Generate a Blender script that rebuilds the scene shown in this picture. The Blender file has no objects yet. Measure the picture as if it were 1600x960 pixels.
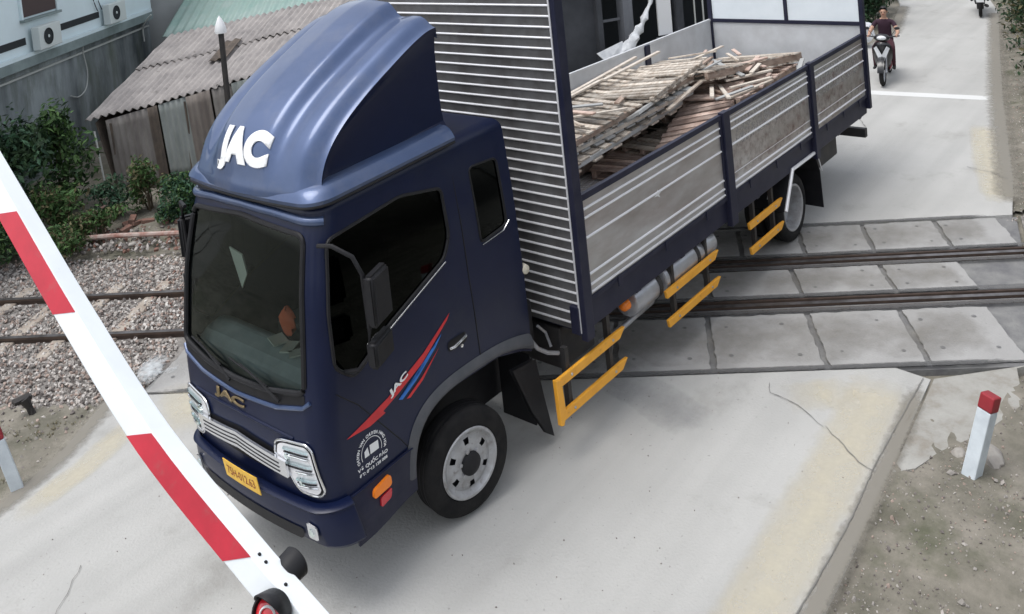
import bpy, bmesh, math, random
from mathutils import Vector, Matrix, Euler, noise
PI = math.pi
R = math.radians
rnd = random.Random(7)
S = bpy.context.scene
C = S.collection

# ------------------------------------------------------------------ camera, sky, sun, exposure
cam_d = bpy.data.cameras.new('camera')
cam = bpy.data.objects.new('camera', cam_d)
C.objects.link(cam)
S.camera = cam
cam.location = (4.881, 6.0756, 5.2643)
cam.rotation_euler = (1.49309, 0.091568, 2.275532)
cam_d.sensor_width = 36.0
cam_d.lens = 1402.68 / 1600 * 36
cam_d.shift_x = 0.0118
cam_d.shift_y = -0.3576
cam_d.clip_start = 0.1
cam_d.clip_end = 2000

world = bpy.data.worlds.new('World')
S.world = world
world.use_nodes = True
wn = world.node_tree.nodes
wl = world.node_tree.links
bg = wn['Background']
sky = wn.new('ShaderNodeTexSky')
sky.sky_type = 'NISHITA'
sky.sun_disc = False
SUN_EL, SUN_AZ = 70.0, 335.0      # azimuth measured from +X, counter-clockwise
sky.sun_elevation = R(SUN_EL)
sky.sun_rotation = R(90 - SUN_AZ)
sky.air_density = 1.0
sky.dust_density = 2.5
sky.ozone_density = 0.6
haze_sky = wn.new('ShaderNodeHueSaturation')      # a thin white overcast takes most of the blue out of the sky
haze_sky.inputs['Saturation'].default_value = 0.30
wl.new(sky.outputs[0], haze_sky.inputs['Color'])
wl.new(haze_sky.outputs[0], bg.inputs[0])
bg.inputs[1].default_value = 0.15
sun_d = bpy.data.lights.new('sun', 'SUN')
sun = bpy.data.objects.new('sun', sun_d)
C.objects.link(sun)
sun_d.energy = 0.75
sun_d.angle = R(34)
sun_d.color = (1.0, 0.985, 0.96)
sd = Vector((math.cos(R(SUN_AZ)) * math.cos(R(SUN_EL)), math.sin(R(SUN_AZ)) * math.cos(R(SUN_EL)), math.sin(R(SUN_EL))))
sun.rotation_euler = sd.to_track_quat('Z', 'Y').to_euler()
sun.location = (0, 0, 30)
S.view_settings.view_transform = 'Standard'
S.view_settings.look = 'None'
S.view_settings.exposure = 0.85
S.view_settings.gamma = 1.0

# ------------------------------------------------------------------ helpers
def mat(name, col, rough=0.6, metal=0.0, col2=None, scale=6.0, amount=0.5, bump=0.0, bscale=60.0, coat=0.0, spec=0.5, detail=6.0, stretch=None, contrast=(0.35, 0.65), grime=None, gscale=3.0, glevel=(0.5, 0.75), island=0.0):
    m = bpy.data.materials.new(name)
    m.use_nodes = True
    n, l = m.node_tree.nodes, m.node_tree.links
    b = n['Principled BSDF']
    b.inputs['Base Color'].default_value = (*col, 1)
    b.inputs['Roughness'].default_value = rough
    b.inputs['Metallic'].default_value = metal
    b.inputs['Coat Weight'].default_value = coat
    b.inputs['Specular IOR Level'].default_value = spec
    if col2 is None and bump == 0 and grime is None and not island:
        return m
    tc = n.new('ShaderNodeTexCoord')
    mp = n.new('ShaderNodeMapping')
    l.new(tc.outputs['Object'], mp.inputs[0])
    if stretch:
        mp.inputs['Scale'].default_value = stretch
    last = None
    if col2 is not None:
        t = n.new('ShaderNodeTexNoise')
        t.inputs['Scale'].default_value = scale
        t.inputs['Detail'].default_value = detail
        t.inputs['Roughness'].default_value = 0.62
        l.new(mp.outputs[0], t.inputs[0])
        cr = n.new('ShaderNodeValToRGB')
        cr.color_ramp.elements[0].position = contrast[0]
        cr.color_ramp.elements[1].position = contrast[1]
        cr.color_ramp.elements[0].color = (*col, 1)
        mixc = tuple(col[i] * (1 - amount) + col2[i] * amount for i in range(3))
        cr.color_ramp.elements[1].color = (*mixc, 1)
        l.new(t.outputs[0], cr.inputs[0])
        last = cr.outputs[0]
        l.new(last, b.inputs['Base Color'])
    if grime is not None:
        t2 = n.new('ShaderNodeTexNoise')
        t2.inputs['Scale'].default_value = gscale
        t2.inputs['Detail'].default_value = 8
        t2.inputs['Roughness'].default_value = 0.7
        l.new(mp.outputs[0], t2.inputs[0])
        mr = n.new('ShaderNodeMapRange')
        mr.inputs[1].default_value, mr.inputs[2].default_value = glevel
        l.new(t2.outputs[0], mr.inputs[0])
        mx = n.new('ShaderNodeMix')
        mx.data_type = 'RGBA'
        l.new(mr.outputs[0], mx.inputs[0])
        if last:
            l.new(last, mx.inputs[6])
        else:
            mx.inputs[6].default_value = (*col, 1)
        mx.inputs[7].default_value = (*grime, 1)
        l.new(mx.outputs[2], b.inputs['Base Color'])
    if island:
        ge = n.new('ShaderNodeNewGeometry')
        mi = n.new('ShaderNodeMapRange')
        mi.inputs[3].default_value, mi.inputs[4].default_value = 1.0 - island, 1.0 + island * 0.6
        l.new(ge.outputs['Random Per Island'], mi.inputs[0])
        hv = n.new('ShaderNodeHueSaturation')
        if b.inputs['Base Color'].links:
            l.new(b.inputs['Base Color'].links[0].from_socket, hv.inputs['Color'])
        else:
            hv.inputs['Color'].default_value = (*col, 1)
        l.new(mi.outputs[0], hv.inputs['Value'])
        l.new(hv.outputs[0], b.inputs['Base Color'])
    if bump:
        t3 = n.new('ShaderNodeTexNoise')
        t3.inputs['Scale'].default_value = bscale
        t3.inputs['Detail'].default_value = 5
        l.new(mp.outputs[0], t3.inputs[0])
        bp = n.new('ShaderNodeBump')
        bp.inputs['Strength'].default_value = bump
        bp.inputs['Distance'].default_value = 0.02
        l.new(t3.outputs[0], bp.inputs['Height'])
        l.new(bp.outputs[0], b.inputs['Normal'])
    return m

M = {}
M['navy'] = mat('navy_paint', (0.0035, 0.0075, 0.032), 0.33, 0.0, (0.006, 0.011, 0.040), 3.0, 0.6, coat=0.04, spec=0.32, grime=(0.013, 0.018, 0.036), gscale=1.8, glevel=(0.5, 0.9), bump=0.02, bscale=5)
M['navy_dark'] = mat('navy_frame_paint', (0.009, 0.011, 0.030), 0.5, 0.0, (0.03, 0.03, 0.05), 4.0, 0.6, spec=0.3)
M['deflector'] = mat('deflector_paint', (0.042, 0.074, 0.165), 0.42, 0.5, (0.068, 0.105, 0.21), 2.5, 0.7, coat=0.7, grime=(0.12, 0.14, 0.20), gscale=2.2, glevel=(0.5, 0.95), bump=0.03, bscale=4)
M['black'] = mat('black_plastic', (0.008, 0.008, 0.010), 0.55, 0.0, (0.016, 0.016, 0.018), 9, 0.7, spec=0.3)
M['flare'] = mat('grey_fender_plastic', (0.06, 0.065, 0.075), 0.6, 0.0, (0.1, 0.1, 0.11), 6, 0.6)
M['rubber'] = mat('tyre_rubber', (0.009, 0.009, 0.010), 0.8, 0.0, (0.025, 0.024, 0.023), 7, 0.6, bump=0.25, bscale=30, spec=0.2)
M['rim'] = mat('silver_rim_paint', (0.42, 0.43, 0.45), 0.42, 0.35, (0.25, 0.24, 0.23), 9, 0.7, grime=(0.12, 0.09, 0.07), gscale=14, glevel=(0.55, 0.8))
M['chrome'] = mat('chrome_plastic', (0.75, 0.76, 0.78), 0.16, 0.9)
M['steel'] = mat('stainless_sheet', (0.60, 0.60, 0.60), 0.36, 0.7, (0.38, 0.36, 0.345), 1.6, 0.8, bump=0.06, bscale=7, stretch=(0.6, 1, 2.0), detail=3, grime=(0.31, 0.235, 0.21), gscale=0.9, glevel=(0.46, 0.85))
M['steel_dark'] = mat('weathered_ribbed_sheet', (0.15, 0.15, 0.155), 0.5, 0.3, (0.07, 0.065, 0.062), 5, 0.7, bump=0.04, bscale=12)
M['rib'] = mat('bright_steel_rib', (0.82, 0.82, 0.84), 0.32, 0.35)
M['amber_rail'] = mat('amber_guard_paint', (0.88, 0.42, 0.04), 0.5, 0.0, (0.74, 0.32, 0.03), 8, 0.6, grime=(0.3, 0.12, 0.03), gscale=16, glevel=(0.62, 0.8))
M['alu'] = mat('tank_aluminium', (0.5, 0.51, 0.54), 0.34, 0.7, (0.35, 0.35, 0.37), 6, 0.7)
M['chassis'] = mat('chassis_black', (0.016, 0.016, 0.018), 0.65, 0.0, (0.05, 0.042, 0.036), 5, 0.6)
M['orange'] = mat('amber_lens', (0.85, 0.22, 0.02), 0.25)
M['redlens'] = mat('red_lens', (0.55, 0.02, 0.03), 0.2, coat=0.5)
M['white'] = mat('white_paint', (0.78, 0.79, 0.8), 0.5)
M['red_decal'] = mat('red_decal', (0.62, 0.025, 0.03), 0.4, 0, (0.42, 0.02, 0.03), 12, 0.6)
M['blue_decal'] = mat('blue_decal', (0.02, 0.16, 0.55), 0.4)
M['bronze'] = mat('worn_bronze_letters', (0.20, 0.15, 0.08), 0.45, 0.5)
M['plate'] = mat('yellow_plate', (0.78, 0.48, 0.06), 0.5, 0, (0.6, 0.35, 0.05), 20, 0.6)
M['plate_text'] = mat('plate_lettering', (0.25, 0.05, 0.02), 0.6)
M['dash'] = mat('dashboard_grey', (0.46, 0.47, 0.45), 0.6, 0, (0.30, 0.31, 0.30), 5, 0.6)
M['seat'] = mat('seat_cloth', (0.05, 0.055, 0.06), 0.85)
M['paper'] = mat('cream_paper', (0.62, 0.58, 0.48), 0.8)
M['redcloth'] = mat('orange_red_cloth', (0.6, 0.12, 0.05), 0.8)
M['gate_panel'] = mat('pale_panel', (0.74, 0.80, 0.84), 0.45, 0.0, (0.66, 0.72, 0.76), 4, 0.6)
M['inner_panel'] = mat('grey_inner_panel', (0.58, 0.60, 0.62), 0.5, 0.1, (0.44, 0.45, 0.46), 3, 0.7)
M['bed'] = mat('corrugated_bed', (0.45, 0.42, 0.40), 0.45, 0.3, (0.25, 0.2, 0.17), 5, 0.7)

def glass(name, tint=(0.35, 0.42, 0.40), ior=1.45, rough=0.03):
    m = bpy.data.materials.new(name)
    m.use_nodes = True
    n, l = m.node_tree.nodes, m.node_tree.links
    n.remove(n['Principled BSDF'])
    out = n['Material Output']
    tr = n.new('ShaderNodeBsdfTransparent')
    tr.inputs[0].default_value = (*tint, 1)
    gl = n.new('ShaderNodeBsdfGlossy')
    gl.inputs['Roughness'].default_value = rough
    gl.inputs[0].default_value = (0.8, 0.9, 0.88, 1)
    fr = n.new('ShaderNodeFresnel')
    fr.inputs[0].default_value = ior
    mx = n.new('ShaderNodeMixShader')
    l.new(fr.outputs[0], mx.inputs[0])
    l.new(tr.outputs[0], mx.inputs[1])
    l.new(gl.outputs[0], mx.inputs[2])
    l.new(mx.outputs[0], out.inputs[0])
    return m
M['glass'] = glass('windscreen_glass', (0.60, 0.70, 0.70))
M['glass_dark'] = glass('tinted_side_glass', (0.004, 0.005, 0.006), ior=1.16)
M['lampglass'] = glass('headlamp_glass', (0.85, 0.88, 0.9))

def link(name, me, m, parent=None, smooth=False, loc=None):
    o = bpy.data.objects.new(name, me)
    C.objects.link(o)
    if m is not None and len(me.materials) == 0:
        me.materials.append(M[m] if isinstance(m, str) else m)
    if smooth:
        for p in me.polygons:
            p.use_smooth = True
        try:
            me.set_sharp_from_angle(angle=R(38))
        except Exception:
            pass
    if parent:
        o.parent = parent
    if loc:
        o.location = loc
    return o

def obj(name, bm, m, parent=None, smooth=False, loc=None, bevel=0.0):
    me = bpy.data.meshes.new(name)
    bm.to_mesh(me)
    bm.free()
    o = link(name, me, m, parent, smooth, loc)
    if bevel:
        md = o.modifiers.new('bevel', 'BEVEL')
        md.width = bevel
        md.segments = 2
        md.limit_method = 'ANGLE'
    return o

def tag(o, label, cat, group=None, kind=None):
    if label:
        o['label'] = label
    if cat:
        o['category'] = cat
    if group:
        o['group'] = group
    if kind:
        o['kind'] = kind
    return o

def thing(name, label, cat, loc=(0, 0, 0), rot=(0, 0, 0), group=None):
    o = bpy.data.objects.new(name, None)
    C.objects.link(o)
    o.location = loc
    o.rotation_euler = rot
    o.empty_display_size = 0.3
    return tag(o, label, cat, group)

def box(bm, x0, x1, y0, y1, z0, z1, mtx=None):
    vs = []
    for x in (x0, x1):
        for y in (y0, y1):
            for z in (z0, z1):
                v = Vector((x, y, z))
                if mtx:
                    v = mtx @ v
                vs.append(bm.verts.new(v))
    for f in ((0, 1, 3, 2), (4, 6, 7, 5), (0, 4, 5, 1), (2, 3, 7, 6), (0, 2, 6, 4), (1, 5, 7, 3)):
        bm.faces.new([vs[i] for i in f])
    return bm

def nb():
    return bmesh.new()

def bxo(name, dims, m, parent=None, bevel=0.0, mtx=None):
    return obj(name, box(nb(), *dims, mtx=mtx), m, parent, bevel=bevel)

def frame_dirs(pts, closed=False):
    out = []
    n = len(pts)
    for i in range(n):
        if closed:
            d = pts[(i + 1) % n] - pts[i - 1]
        else:
            d = pts[min(i + 1, n - 1)] - pts[max(i - 1, 0)]
        out.append(d.normalized() if d.length > 1e-9 else Vector((1, 0, 0)))
    return out

def tube(bm, pts, r, seg=8, closed=False, up=Vector((0, 0, 1)), flat=1.0, caps=True):
    pts = [Vector(p) for p in pts]
    rs = r if isinstance(r, (list, tuple)) else [r] * len(pts)
    ds = frame_dirs(pts, closed)
    rings = []
    for p, d, rr in zip(pts, ds, rs):
        u = up if abs(d.dot(up)) < 0.95 else Vector((0, 1, 0)) if abs(d.y) < 0.9 else Vector((1, 0, 0))
        a = d.cross(u).normalized()
        b = d.cross(a).normalized()
        ring = [bm.verts.new(p + a * math.cos(2 * PI * k / seg) * rr + b * math.sin(2 * PI * k / seg) * rr * flat) for k in range(seg)]
        rings.append(ring)
    n = len(rings)
    for i in range(n if closed else n - 1):
        A, B = rings[i], rings[(i + 1) % n]
        for k in range(seg):
            bm.faces.new((A[k], A[(k + 1) % seg], B[(k + 1) % seg], B[k]))
    if caps and not closed:
        bm.faces.new(rings[0][::-1])
        bm.faces.new(rings[-1])
    return bm

def lathe(bm, prof, seg=48, axis='Y', cen=(0, 0, 0), skip=None):
    # prof: list of (radius, axial)
    rings = []
    c = Vector(cen)
    for (rr, a) in prof:
        ring = []
        for k in range(seg):
            t = 2 * PI * k / seg
            u, v = rr * math.cos(t), rr * math.sin(t)
            if axis == 'Y':
                p = Vector((u, a, v))
            elif axis == 'X':
                p = Vector((a, u, v))
            else:
                p = Vector((u, v, a))
            ring.append(bm.verts.new(c + p))
        rings.append(ring)
    for i in range(len(rings) - 1):
        for k in range(seg):
            if skip and skip(i, k):
                continue
            bm.faces.new((rings[i][k], rings[i][(k + 1) % seg], rings[i + 1][(k + 1) % seg], rings[i + 1][k]))
    return bm

def poly_prism(bm, pts, z0, z1):
    lo = [bm.verts.new((p[0], p[1], z0)) for p in pts]
    hi = [bm.verts.new((p[0], p[1], z1)) for p in pts]
    n = len(pts)
    bm.faces.new(lo[::-1])
    bm.faces.new(hi)
    for i in range(n):
        bm.faces.new((lo[i], lo[(i + 1) % n], hi[(i + 1) % n], hi[i]))
    return bm

def interp(z, tab):
    if z <= tab[0][0]:
        return tab[0][1]
    for (a, va), (b, vb) in zip(tab, tab[1:]):
        if z <= b:
            t = (z - a) / (b - a)
            return va + (vb - va) * t
    return tab[-1][1]

def smooth_tab(z, tab):
    # average of interp around z for soft transitions
    return sum(interp(z + d, tab) for d in (-0.12, -0.06, 0, 0.06, 0.12)) / 5

def in_poly(x, y, P):
    c = False
    n = len(P)
    j = n - 1
    for i in range(n):
        if ((P[i][1] > y) != (P[j][1] > y)) and (x < (P[j][0] - P[i][0]) * (y - P[i][1]) / (P[j][1] - P[i][1]) + P[i][0]):
            c = not c
        j = i
    return c

def round_poly(P, r=0.06, k=5):
    out = []
    n = len(P)
    for i in range(n):
        p0, p1, p2 = Vector(P[i - 1]), Vector(P[i]), Vector(P[(i + 1) % n])
        d0, d1 = (p0 - p1), (p2 - p1)
        rr = min(r, d0.length * 0.45, d1.length * 0.45)
        a = p1 + d0.normalized() * rr
        b = p1 + d1.normalized() * rr
        for q in range(k + 1):
            t = q / k
            v = a * (1 - t) ** 2 + p1 * 2 * t * (1 - t) + b * t * t
            out.append((v.x, v.y))
    return out

def densify(P, step=0.05, closed=True):
    out = []
    n = len(P)
    for i in range(n if closed else n - 1):
        a, b = Vector(P[i]), Vector(P[(i + 1) % n])
        k = max(1, int((b - a).length / step))
        for q in range(k):
            v = a.lerp(b, q / k)
            out.append(tuple(v))
    if not closed:
        out.append(tuple(P[-1]))
    return out

def flat_polys(polys):
    bm = nb()
    for P in polys:
        try:
            bm.faces.new([bm.verts.new((p[0], p[1], 0)) for p in P])
        except ValueError:
            pass
    bmesh.ops.triangulate(bm, faces=bm.faces[:])
    return bm

def text_bm(txt, size=1.0, bold=0.0, width=None, height=None, shear=0.0, align='CENTER', spacing=1.0):
    cu = bpy.data.curves.new('lettering', 'FONT')
    cu.body = txt
    cu.size = size
    cu.align_x = align
    cu.align_y = 'CENTER'
    cu.offset = bold
    cu.shear = shear
    cu.space_character = spacing
    o = bpy.data.objects.new('lettering', cu)
    C.objects.link(o)
    dg = bpy.context.evaluated_depsgraph_get()
    me = bpy.data.meshes.new_from_object(o.evaluated_get(dg))
    bm = nb()
    bm.from_mesh(me)
    bpy.data.objects.remove(o)
    bpy.data.curves.remove(cu)
    bpy.data.meshes.remove(me)
    if bm.verts and (width or height):
        xs = [v.co.x for v in bm.verts]
        ys = [v.co.y for v in bm.verts]
        cx, cy = (max(xs) + min(xs)) / 2, (max(ys) + min(ys)) / 2
        fx = width / (max(xs) - min(xs)) if width else 1
        fy = height / (max(ys) - min(ys)) if height else fx
        if not width:
            fx = fy
        for v in bm.verts:
            v.co = Vector(((v.co.x - cx) * fx, (v.co.y - cy) * fy, 0))
    return bm

def to_surface(bm, fn, off=0.004, step=0.04, thick=0.0):
    # cut the flat mesh along a grid, then lay it on the surface fn(a, b, off)
    xs = [v.co.x for v in bm.verts]
    ys = [v.co.y for v in bm.verts]
    for lo, hi, no in ((min(xs), max(xs), Vector((1, 0, 0))), (min(ys), max(ys), Vector((0, 1, 0)))):
        q = lo + step
        while q < hi:
            bmesh.ops.bisect_plane(bm, geom=bm.verts[:] + bm.edges[:] + bm.faces[:], plane_co=no * q, plane_no=no)
            q += step
    if thick:
        r = bmesh.ops.extrude_face_region(bm, geom=bm.faces[:])
        top = set(v for v in r['geom'] if isinstance(v, bmesh.types.BMVert))
    else:
        top = set()
    for v in bm.verts:
        v.co = fn(v.co.x, v.co.y, off + (thick if v in top else 0))
    bmesh.ops.recalc_face_normals(bm, faces=bm.faces[:])
    return bm

def move2(bm, dx, dy, ang=0.0, sx=1.0):
    c, s = math.cos(ang), math.sin(ang)
    for v in bm.verts:
        x, y = v.co.x * sx, v.co.y
        v.co = Vector((x * c - y * s + dx, x * s + y * c + dy, 0))
    return bm

def merge(bms):
    out = nb()
    for b in bms:
        me = bpy.data.meshes.new('tmp')
        b.to_mesh(me)
        b.free()
        out.from_mesh(me)
        bpy.data.meshes.remove(me)
    return out

# ------------------------------------------------------------------ the setting: ground, road, crossing
DR = Vector((-0.576, 0.817))     # along the rails
NR = Vector((-0.817, -0.576))    # across them, away from the camera
def st(s, t):
    v = DR * s + NR * t
    return (v.x, v.y)

m_dirt = mat('bare_dirt', (0.235, 0.215, 0.18), 0.95, 0, (0.11, 0.105, 0.08), 2.3, 0.95, bump=1.0, bscale=14, detail=12, grime=(0.085, 0.09, 0.055), gscale=0.9, glevel=(0.52, 0.70))
bm = nb()
poly_prism(bm, [(-220, -220), (220, -220), (220, 220), (-220, 220)], -0.6, -0.10)
tag(obj('ground', bm, m_dirt), None, None, kind='structure')

def road_mat(name, base, alt, dirt):
    m = mat(name, base, 0.85, 0, alt, 0.55, 0.75, bump=0.25, bscale=38, detail=10, contrast=(0.3, 0.7), grime=dirt, gscale=0.9, glevel=(0.57, 0.85))
    n, l = m.node_tree.nodes, m.node_tree.links
    # fine speckle of grit and small pits on top of the broad stains
    b = n['Principled BSDF']
    src = b.inputs['Base Color'].links[0].from_socket
    tc = n.new('ShaderNodeTexCoord')
    v = n.new('ShaderNodeTexNoise')
    v.inputs['Scale'].default_value = 26
    v.inputs['Detail'].default_value = 4
    l.new(tc.outputs['Object'], v.inputs[0])
    mr = n.new('ShaderNodeMapRange')
    mr.inputs[1].default_value, mr.inputs[2].default_value = 0.66, 0.75
    mr.inputs[4].default_value = 0.55
    l.new(v.outputs[0], mr.inputs[0])
    mx = n.new('ShaderNodeMix')
    mx.data_type = 'RGBA'
    l.new(mr.outputs[0], mx.inputs[0])
    l.new(src, mx.inputs[6])
    mx.inputs[7].default_value = (base[0] * 0.45, base[1] * 0.45, base[2] * 0.43, 1)
    # long rubbed tyre tracks running with the traffic
    mp = n.new('ShaderNodeMapping')
    mp.inputs['Scale'].default_value = (0.10, 1.9, 1.0)
    mp.inputs['Rotation'].default_value = (0, 0, -0.09)
    l.new(tc.outputs['Object'], mp.inputs[0])
    t4 = n.new('ShaderNodeTexNoise')
    t4.inputs['Scale'].default_value = 1.0
    t4.inputs['Detail'].default_value = 6
    l.new(mp.outputs[0], t4.inputs[0])
    mr4 = n.new('ShaderNodeMapRange')
    mr4.inputs[1].default_value, mr4.inputs[2].default_value = 0.42, 0.68
    mr4.inputs[3].default_value, mr4.inputs[4].default_value = 1.04, 0.90
    l.new(t4.outputs[0], mr4.inputs[0])
    hv = n.new('ShaderNodeHueSaturation')
    l.new(mx.outputs[2], hv.inputs['Color'])
    l.new(mr4.outputs[0], hv.inputs['Value'])
    l.new(hv.outputs[0], b.inputs['Base Color'])
    return m
m_road = road_mat('worn_concrete', (0.44, 0.438, 0.422), (0.35, 0.348, 0.333), (0.25, 0.243, 0.222))
m_slab = road_mat('crossing_slab_concrete', (0.355, 0.352, 0.345), (0.24, 0.235, 0.225), (0.17, 0.155, 0.13))
m_joint = mat('dark_joint_fill', (0.13, 0.13, 0.135), 0.9, 0, (0.24, 0.24, 0.23), 3.5, 0.8, bump=0.4, bscale=30)

near_road = [(10, 4.0), (3, 3.75), (-0.64, 3.64), (-2.3, 3.58)] + [(-3.86, 3.50)] + [st(4.83, 1.36), st(-3.1, 1.36)] + [(0.55, -3.75), (1.05, -3.42), (1.7, -2.95), (2.25, -2.72), (4, -2.3), (10, -2.0)]
tag(obj('road', poly_prism(nb(), near_road, -0.14, 0.0), m_road), None, None, kind='structure')
far_road = [st(7.55, 4.9), (-9.6, 3.12), (-14.07, 2.1), (-18.3, 1.2), (-23.3, 0.16), (-40, -5.2), (-90, -24), (-90, -28), (-40, -8.6), (-24, -2.7), (-19.8, -1.75), (-16, -2.3), (-12, -3.4), (-8, -4.4), st(-0.6, 4.9)]
tag(obj('road', poly_prism(nb(), far_road, -0.14, 0.0), m_road), None, None, kind='structure')
# dark bed under the crossing panels
bed = [st(-3.1, 1.36), st(6.25, 1.36), st(7.6, 4.9), st(-2.7, 4.9)]
tag(obj('crossing_bed', poly_prism(nb(), bed, -0.16, -0.035), m_joint), None, None, kind='structure')
apron = [(-3.90, 3.52), st(6.1, 1.34), (-4.48, 4.12), (-3.9, 4.28), (-3.3, 4.1), (-2.85, 3.86), (-2.5, 3.74), (-2.35, 3.60)]
tag(obj('road_shoulder', poly_prism(nb(), apron, -0.14, -0.008), mat('pale_shoulder_concrete', (0.36, 0.355, 0.33), 0.9, 0, (0.24, 0.23, 0.205), 2.2, 0.9, bump=0.4, bscale=30, detail=9, grime=(0.24, 0.21, 0.17), gscale=2.2, glevel=(0.5, 0.7))), None, None, kind='structure')

# paint on the road
def paint_mat(name, col, lo, hi, scale=5.0):
    m = bpy.data.materials.new(name)
    m.use_nodes = True
    n, l = m.node_tree.nodes, m.node_tree.links
    b = n['Principled BSDF']
    b.inputs['Base Color'].default_value = (*col, 1)
    b.inputs['Roughness'].default_value = 0.8
    at = n.new('ShaderNodeAttribute')
    at.attribute_name = 'wear'
    tc = n.new('ShaderNodeTexCoord')
    t = n.new('ShaderNodeTexNoise')
    t.inputs['Scale'].default_value = scale
    t.inputs['Detail'].default_value = 9
    t.inputs['Roughness'].default_value = 0.7
    l.new(tc.outputs['Object'], t.inputs[0])
    ad = n.new('ShaderNodeMath')
    ad.operation = 'ADD'
    l.new(t.outputs[0], ad.inputs[0])
    l.new(at.outputs['Fac'], ad.inputs[1])
    mr = n.new('ShaderNodeMapRange')
    mr.inputs[1].default_value, mr.inputs[2].default_value = lo, hi
    mr.inputs[4].default_value = 0.72
    l.new(ad.outputs[0], mr.inputs[0])
    l.new(mr.outputs[0], b.inputs['Alpha'])
    return m

def paint_band(name, path, half, z, m, core=0.55):
    # a strip along path whose 'wear' attribute falls off to its edges
    bm = nb()
    rows = []
    pts = [Vector(p) for p in densify(path, 0.15, closed=False)]
    ds = frame_dirs([Vector((p.x, p.y, 0)) for p in pts])
    fr = (-1, -core, 0, core, 1)
    for i, (p, d) in enumerate(zip(pts, ds)):
        nn = Vector((-d.y, d.x))
        hw = half if not callable(half) else half(i / (len(pts) - 1))
        rows.append([bm.verts.new((p.x + nn.x * hw * f, p.y + nn.y * hw * f, z)) for f in fr])
    for a, b in zip(rows, rows[1:]):
        for k in range(4):
            bm.faces.new((a[k], a[k + 1], b[k + 1], b[k]))
    me = bpy.data.meshes.new(name)
    bm.verts.index_update()
    bm.to_mesh(me)
    at = me.attributes.new('wear', 'FLOAT', 'POINT')
    n = len(rows)
    for i in range(n):
        e = min(1.0, i / 3, (n - 1 - i) / 3)
        for k in range(5):
            at.data[i * 5 + k].value = (0.0, 0.8, 1.0, 0.8, 0.0)[k] * e
    bm.free()
    return tag(link(name, me, m), None, None, kind='structure')
m_yel = paint_mat('faded_yellow_paint', (0.64, 0.58, 0.43), 0.7, 2.0)
m_wht = paint_mat('white_line_paint', (0.80, 0.81, 0.80), 0.45, 1.0, 8)
paint_band('yellow_marking', [(-3.75, 3.12), (-2.4, 3.2), (-0.4, 3.27), (3.5, 3.4)], lambda t: 0.34 - 0.05 * t, 0.004, m_yel)
paint_band('yellow_marking', [(-2.75, 2.35), (-3.1, 2.75), (-3.45, 3.05)], 0.30, 0.008, m_yel)
paint_band('yellow_marking', [(-8.6, 3.15), (-10.4, 2.6), (-12.4, 2.1)], 0.26, 0.004, m_yel)
paint_band('yellow_marking', [(0.75, -2.95), (1.6, -2.55), (2.4, -2.35)], 0.2, 0.004, m_yel)
paint_band('yellow_marking', [(0.2, -3.2), (0.5, -2.5), (0.9, -2.1)], 0.34, 0.009, m_yel)
paint_band('stop_line', [(-13.35, -2.6), (-13.75, -0.28), (-14.1, 2.0)], 0.16, 0.004, m_wht, core=0.9)

def crack(pts, w=0.012, j_=0.012):
    w = w * 0.6
    pts2 = []
    P = densify(pts, 0.07, closed=False)
    for p in P:
        pts2.append((p[0] + rnd.uniform(-j_, j_), p[1] + rnd.uniform(-j_, j_)))
    bm = nb()
    prev = None
    V = [Vector((p[0], p[1], 0)) for p in pts2]
    for p, d in zip(V, frame_dirs(V)):
        nn = Vector((-d.y, d.x, 0)) * w * rnd.uniform(0.3, 1.0)
        a, b = bm.verts.new((p.x + nn.x, p.y + nn.y, 0.012)), bm.verts.new((p.x - nn.x, p.y - nn.y, 0.012))
        if prev:
            bm.faces.new((prev[0], prev[1], b, a))
        prev = (a, b)
    tag(obj('road_crack', bm, m_crack), None, None, kind='structure')
m_crack = mat('crack_dirt', (0.17, 0.165, 0.155), 0.95)
crack([(-3.0, 2.25), (-2.85, 2.32), (-2.8, 2.6), (-2.62, 2.93)], 0.010)
crack([(-3.84, 3.44), (-2.4, 3.46), (-1.5, 3.52), (0.2, 3.52), (3.5, 3.62)], 0.010, 0.004)
crack([(-2.62, 2.93), (-2.55, 3.02), (-2.3, 3.35), (-2.25, 3.5)], 0.012)
crack([(2.2, -1.3), (2.6, -0.9), (2.75, -0.3), (3.2, 0.2)], 0.009)
crack([(-12.9, -0.1), (-12.4, 0.1), (-12.0, 0.05), (-11.4, 0.4)], 0.014)
crack([(-10.0, 2.4), (-9.9, 2.75), (-9.7, 3.05)], 0.014)

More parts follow.
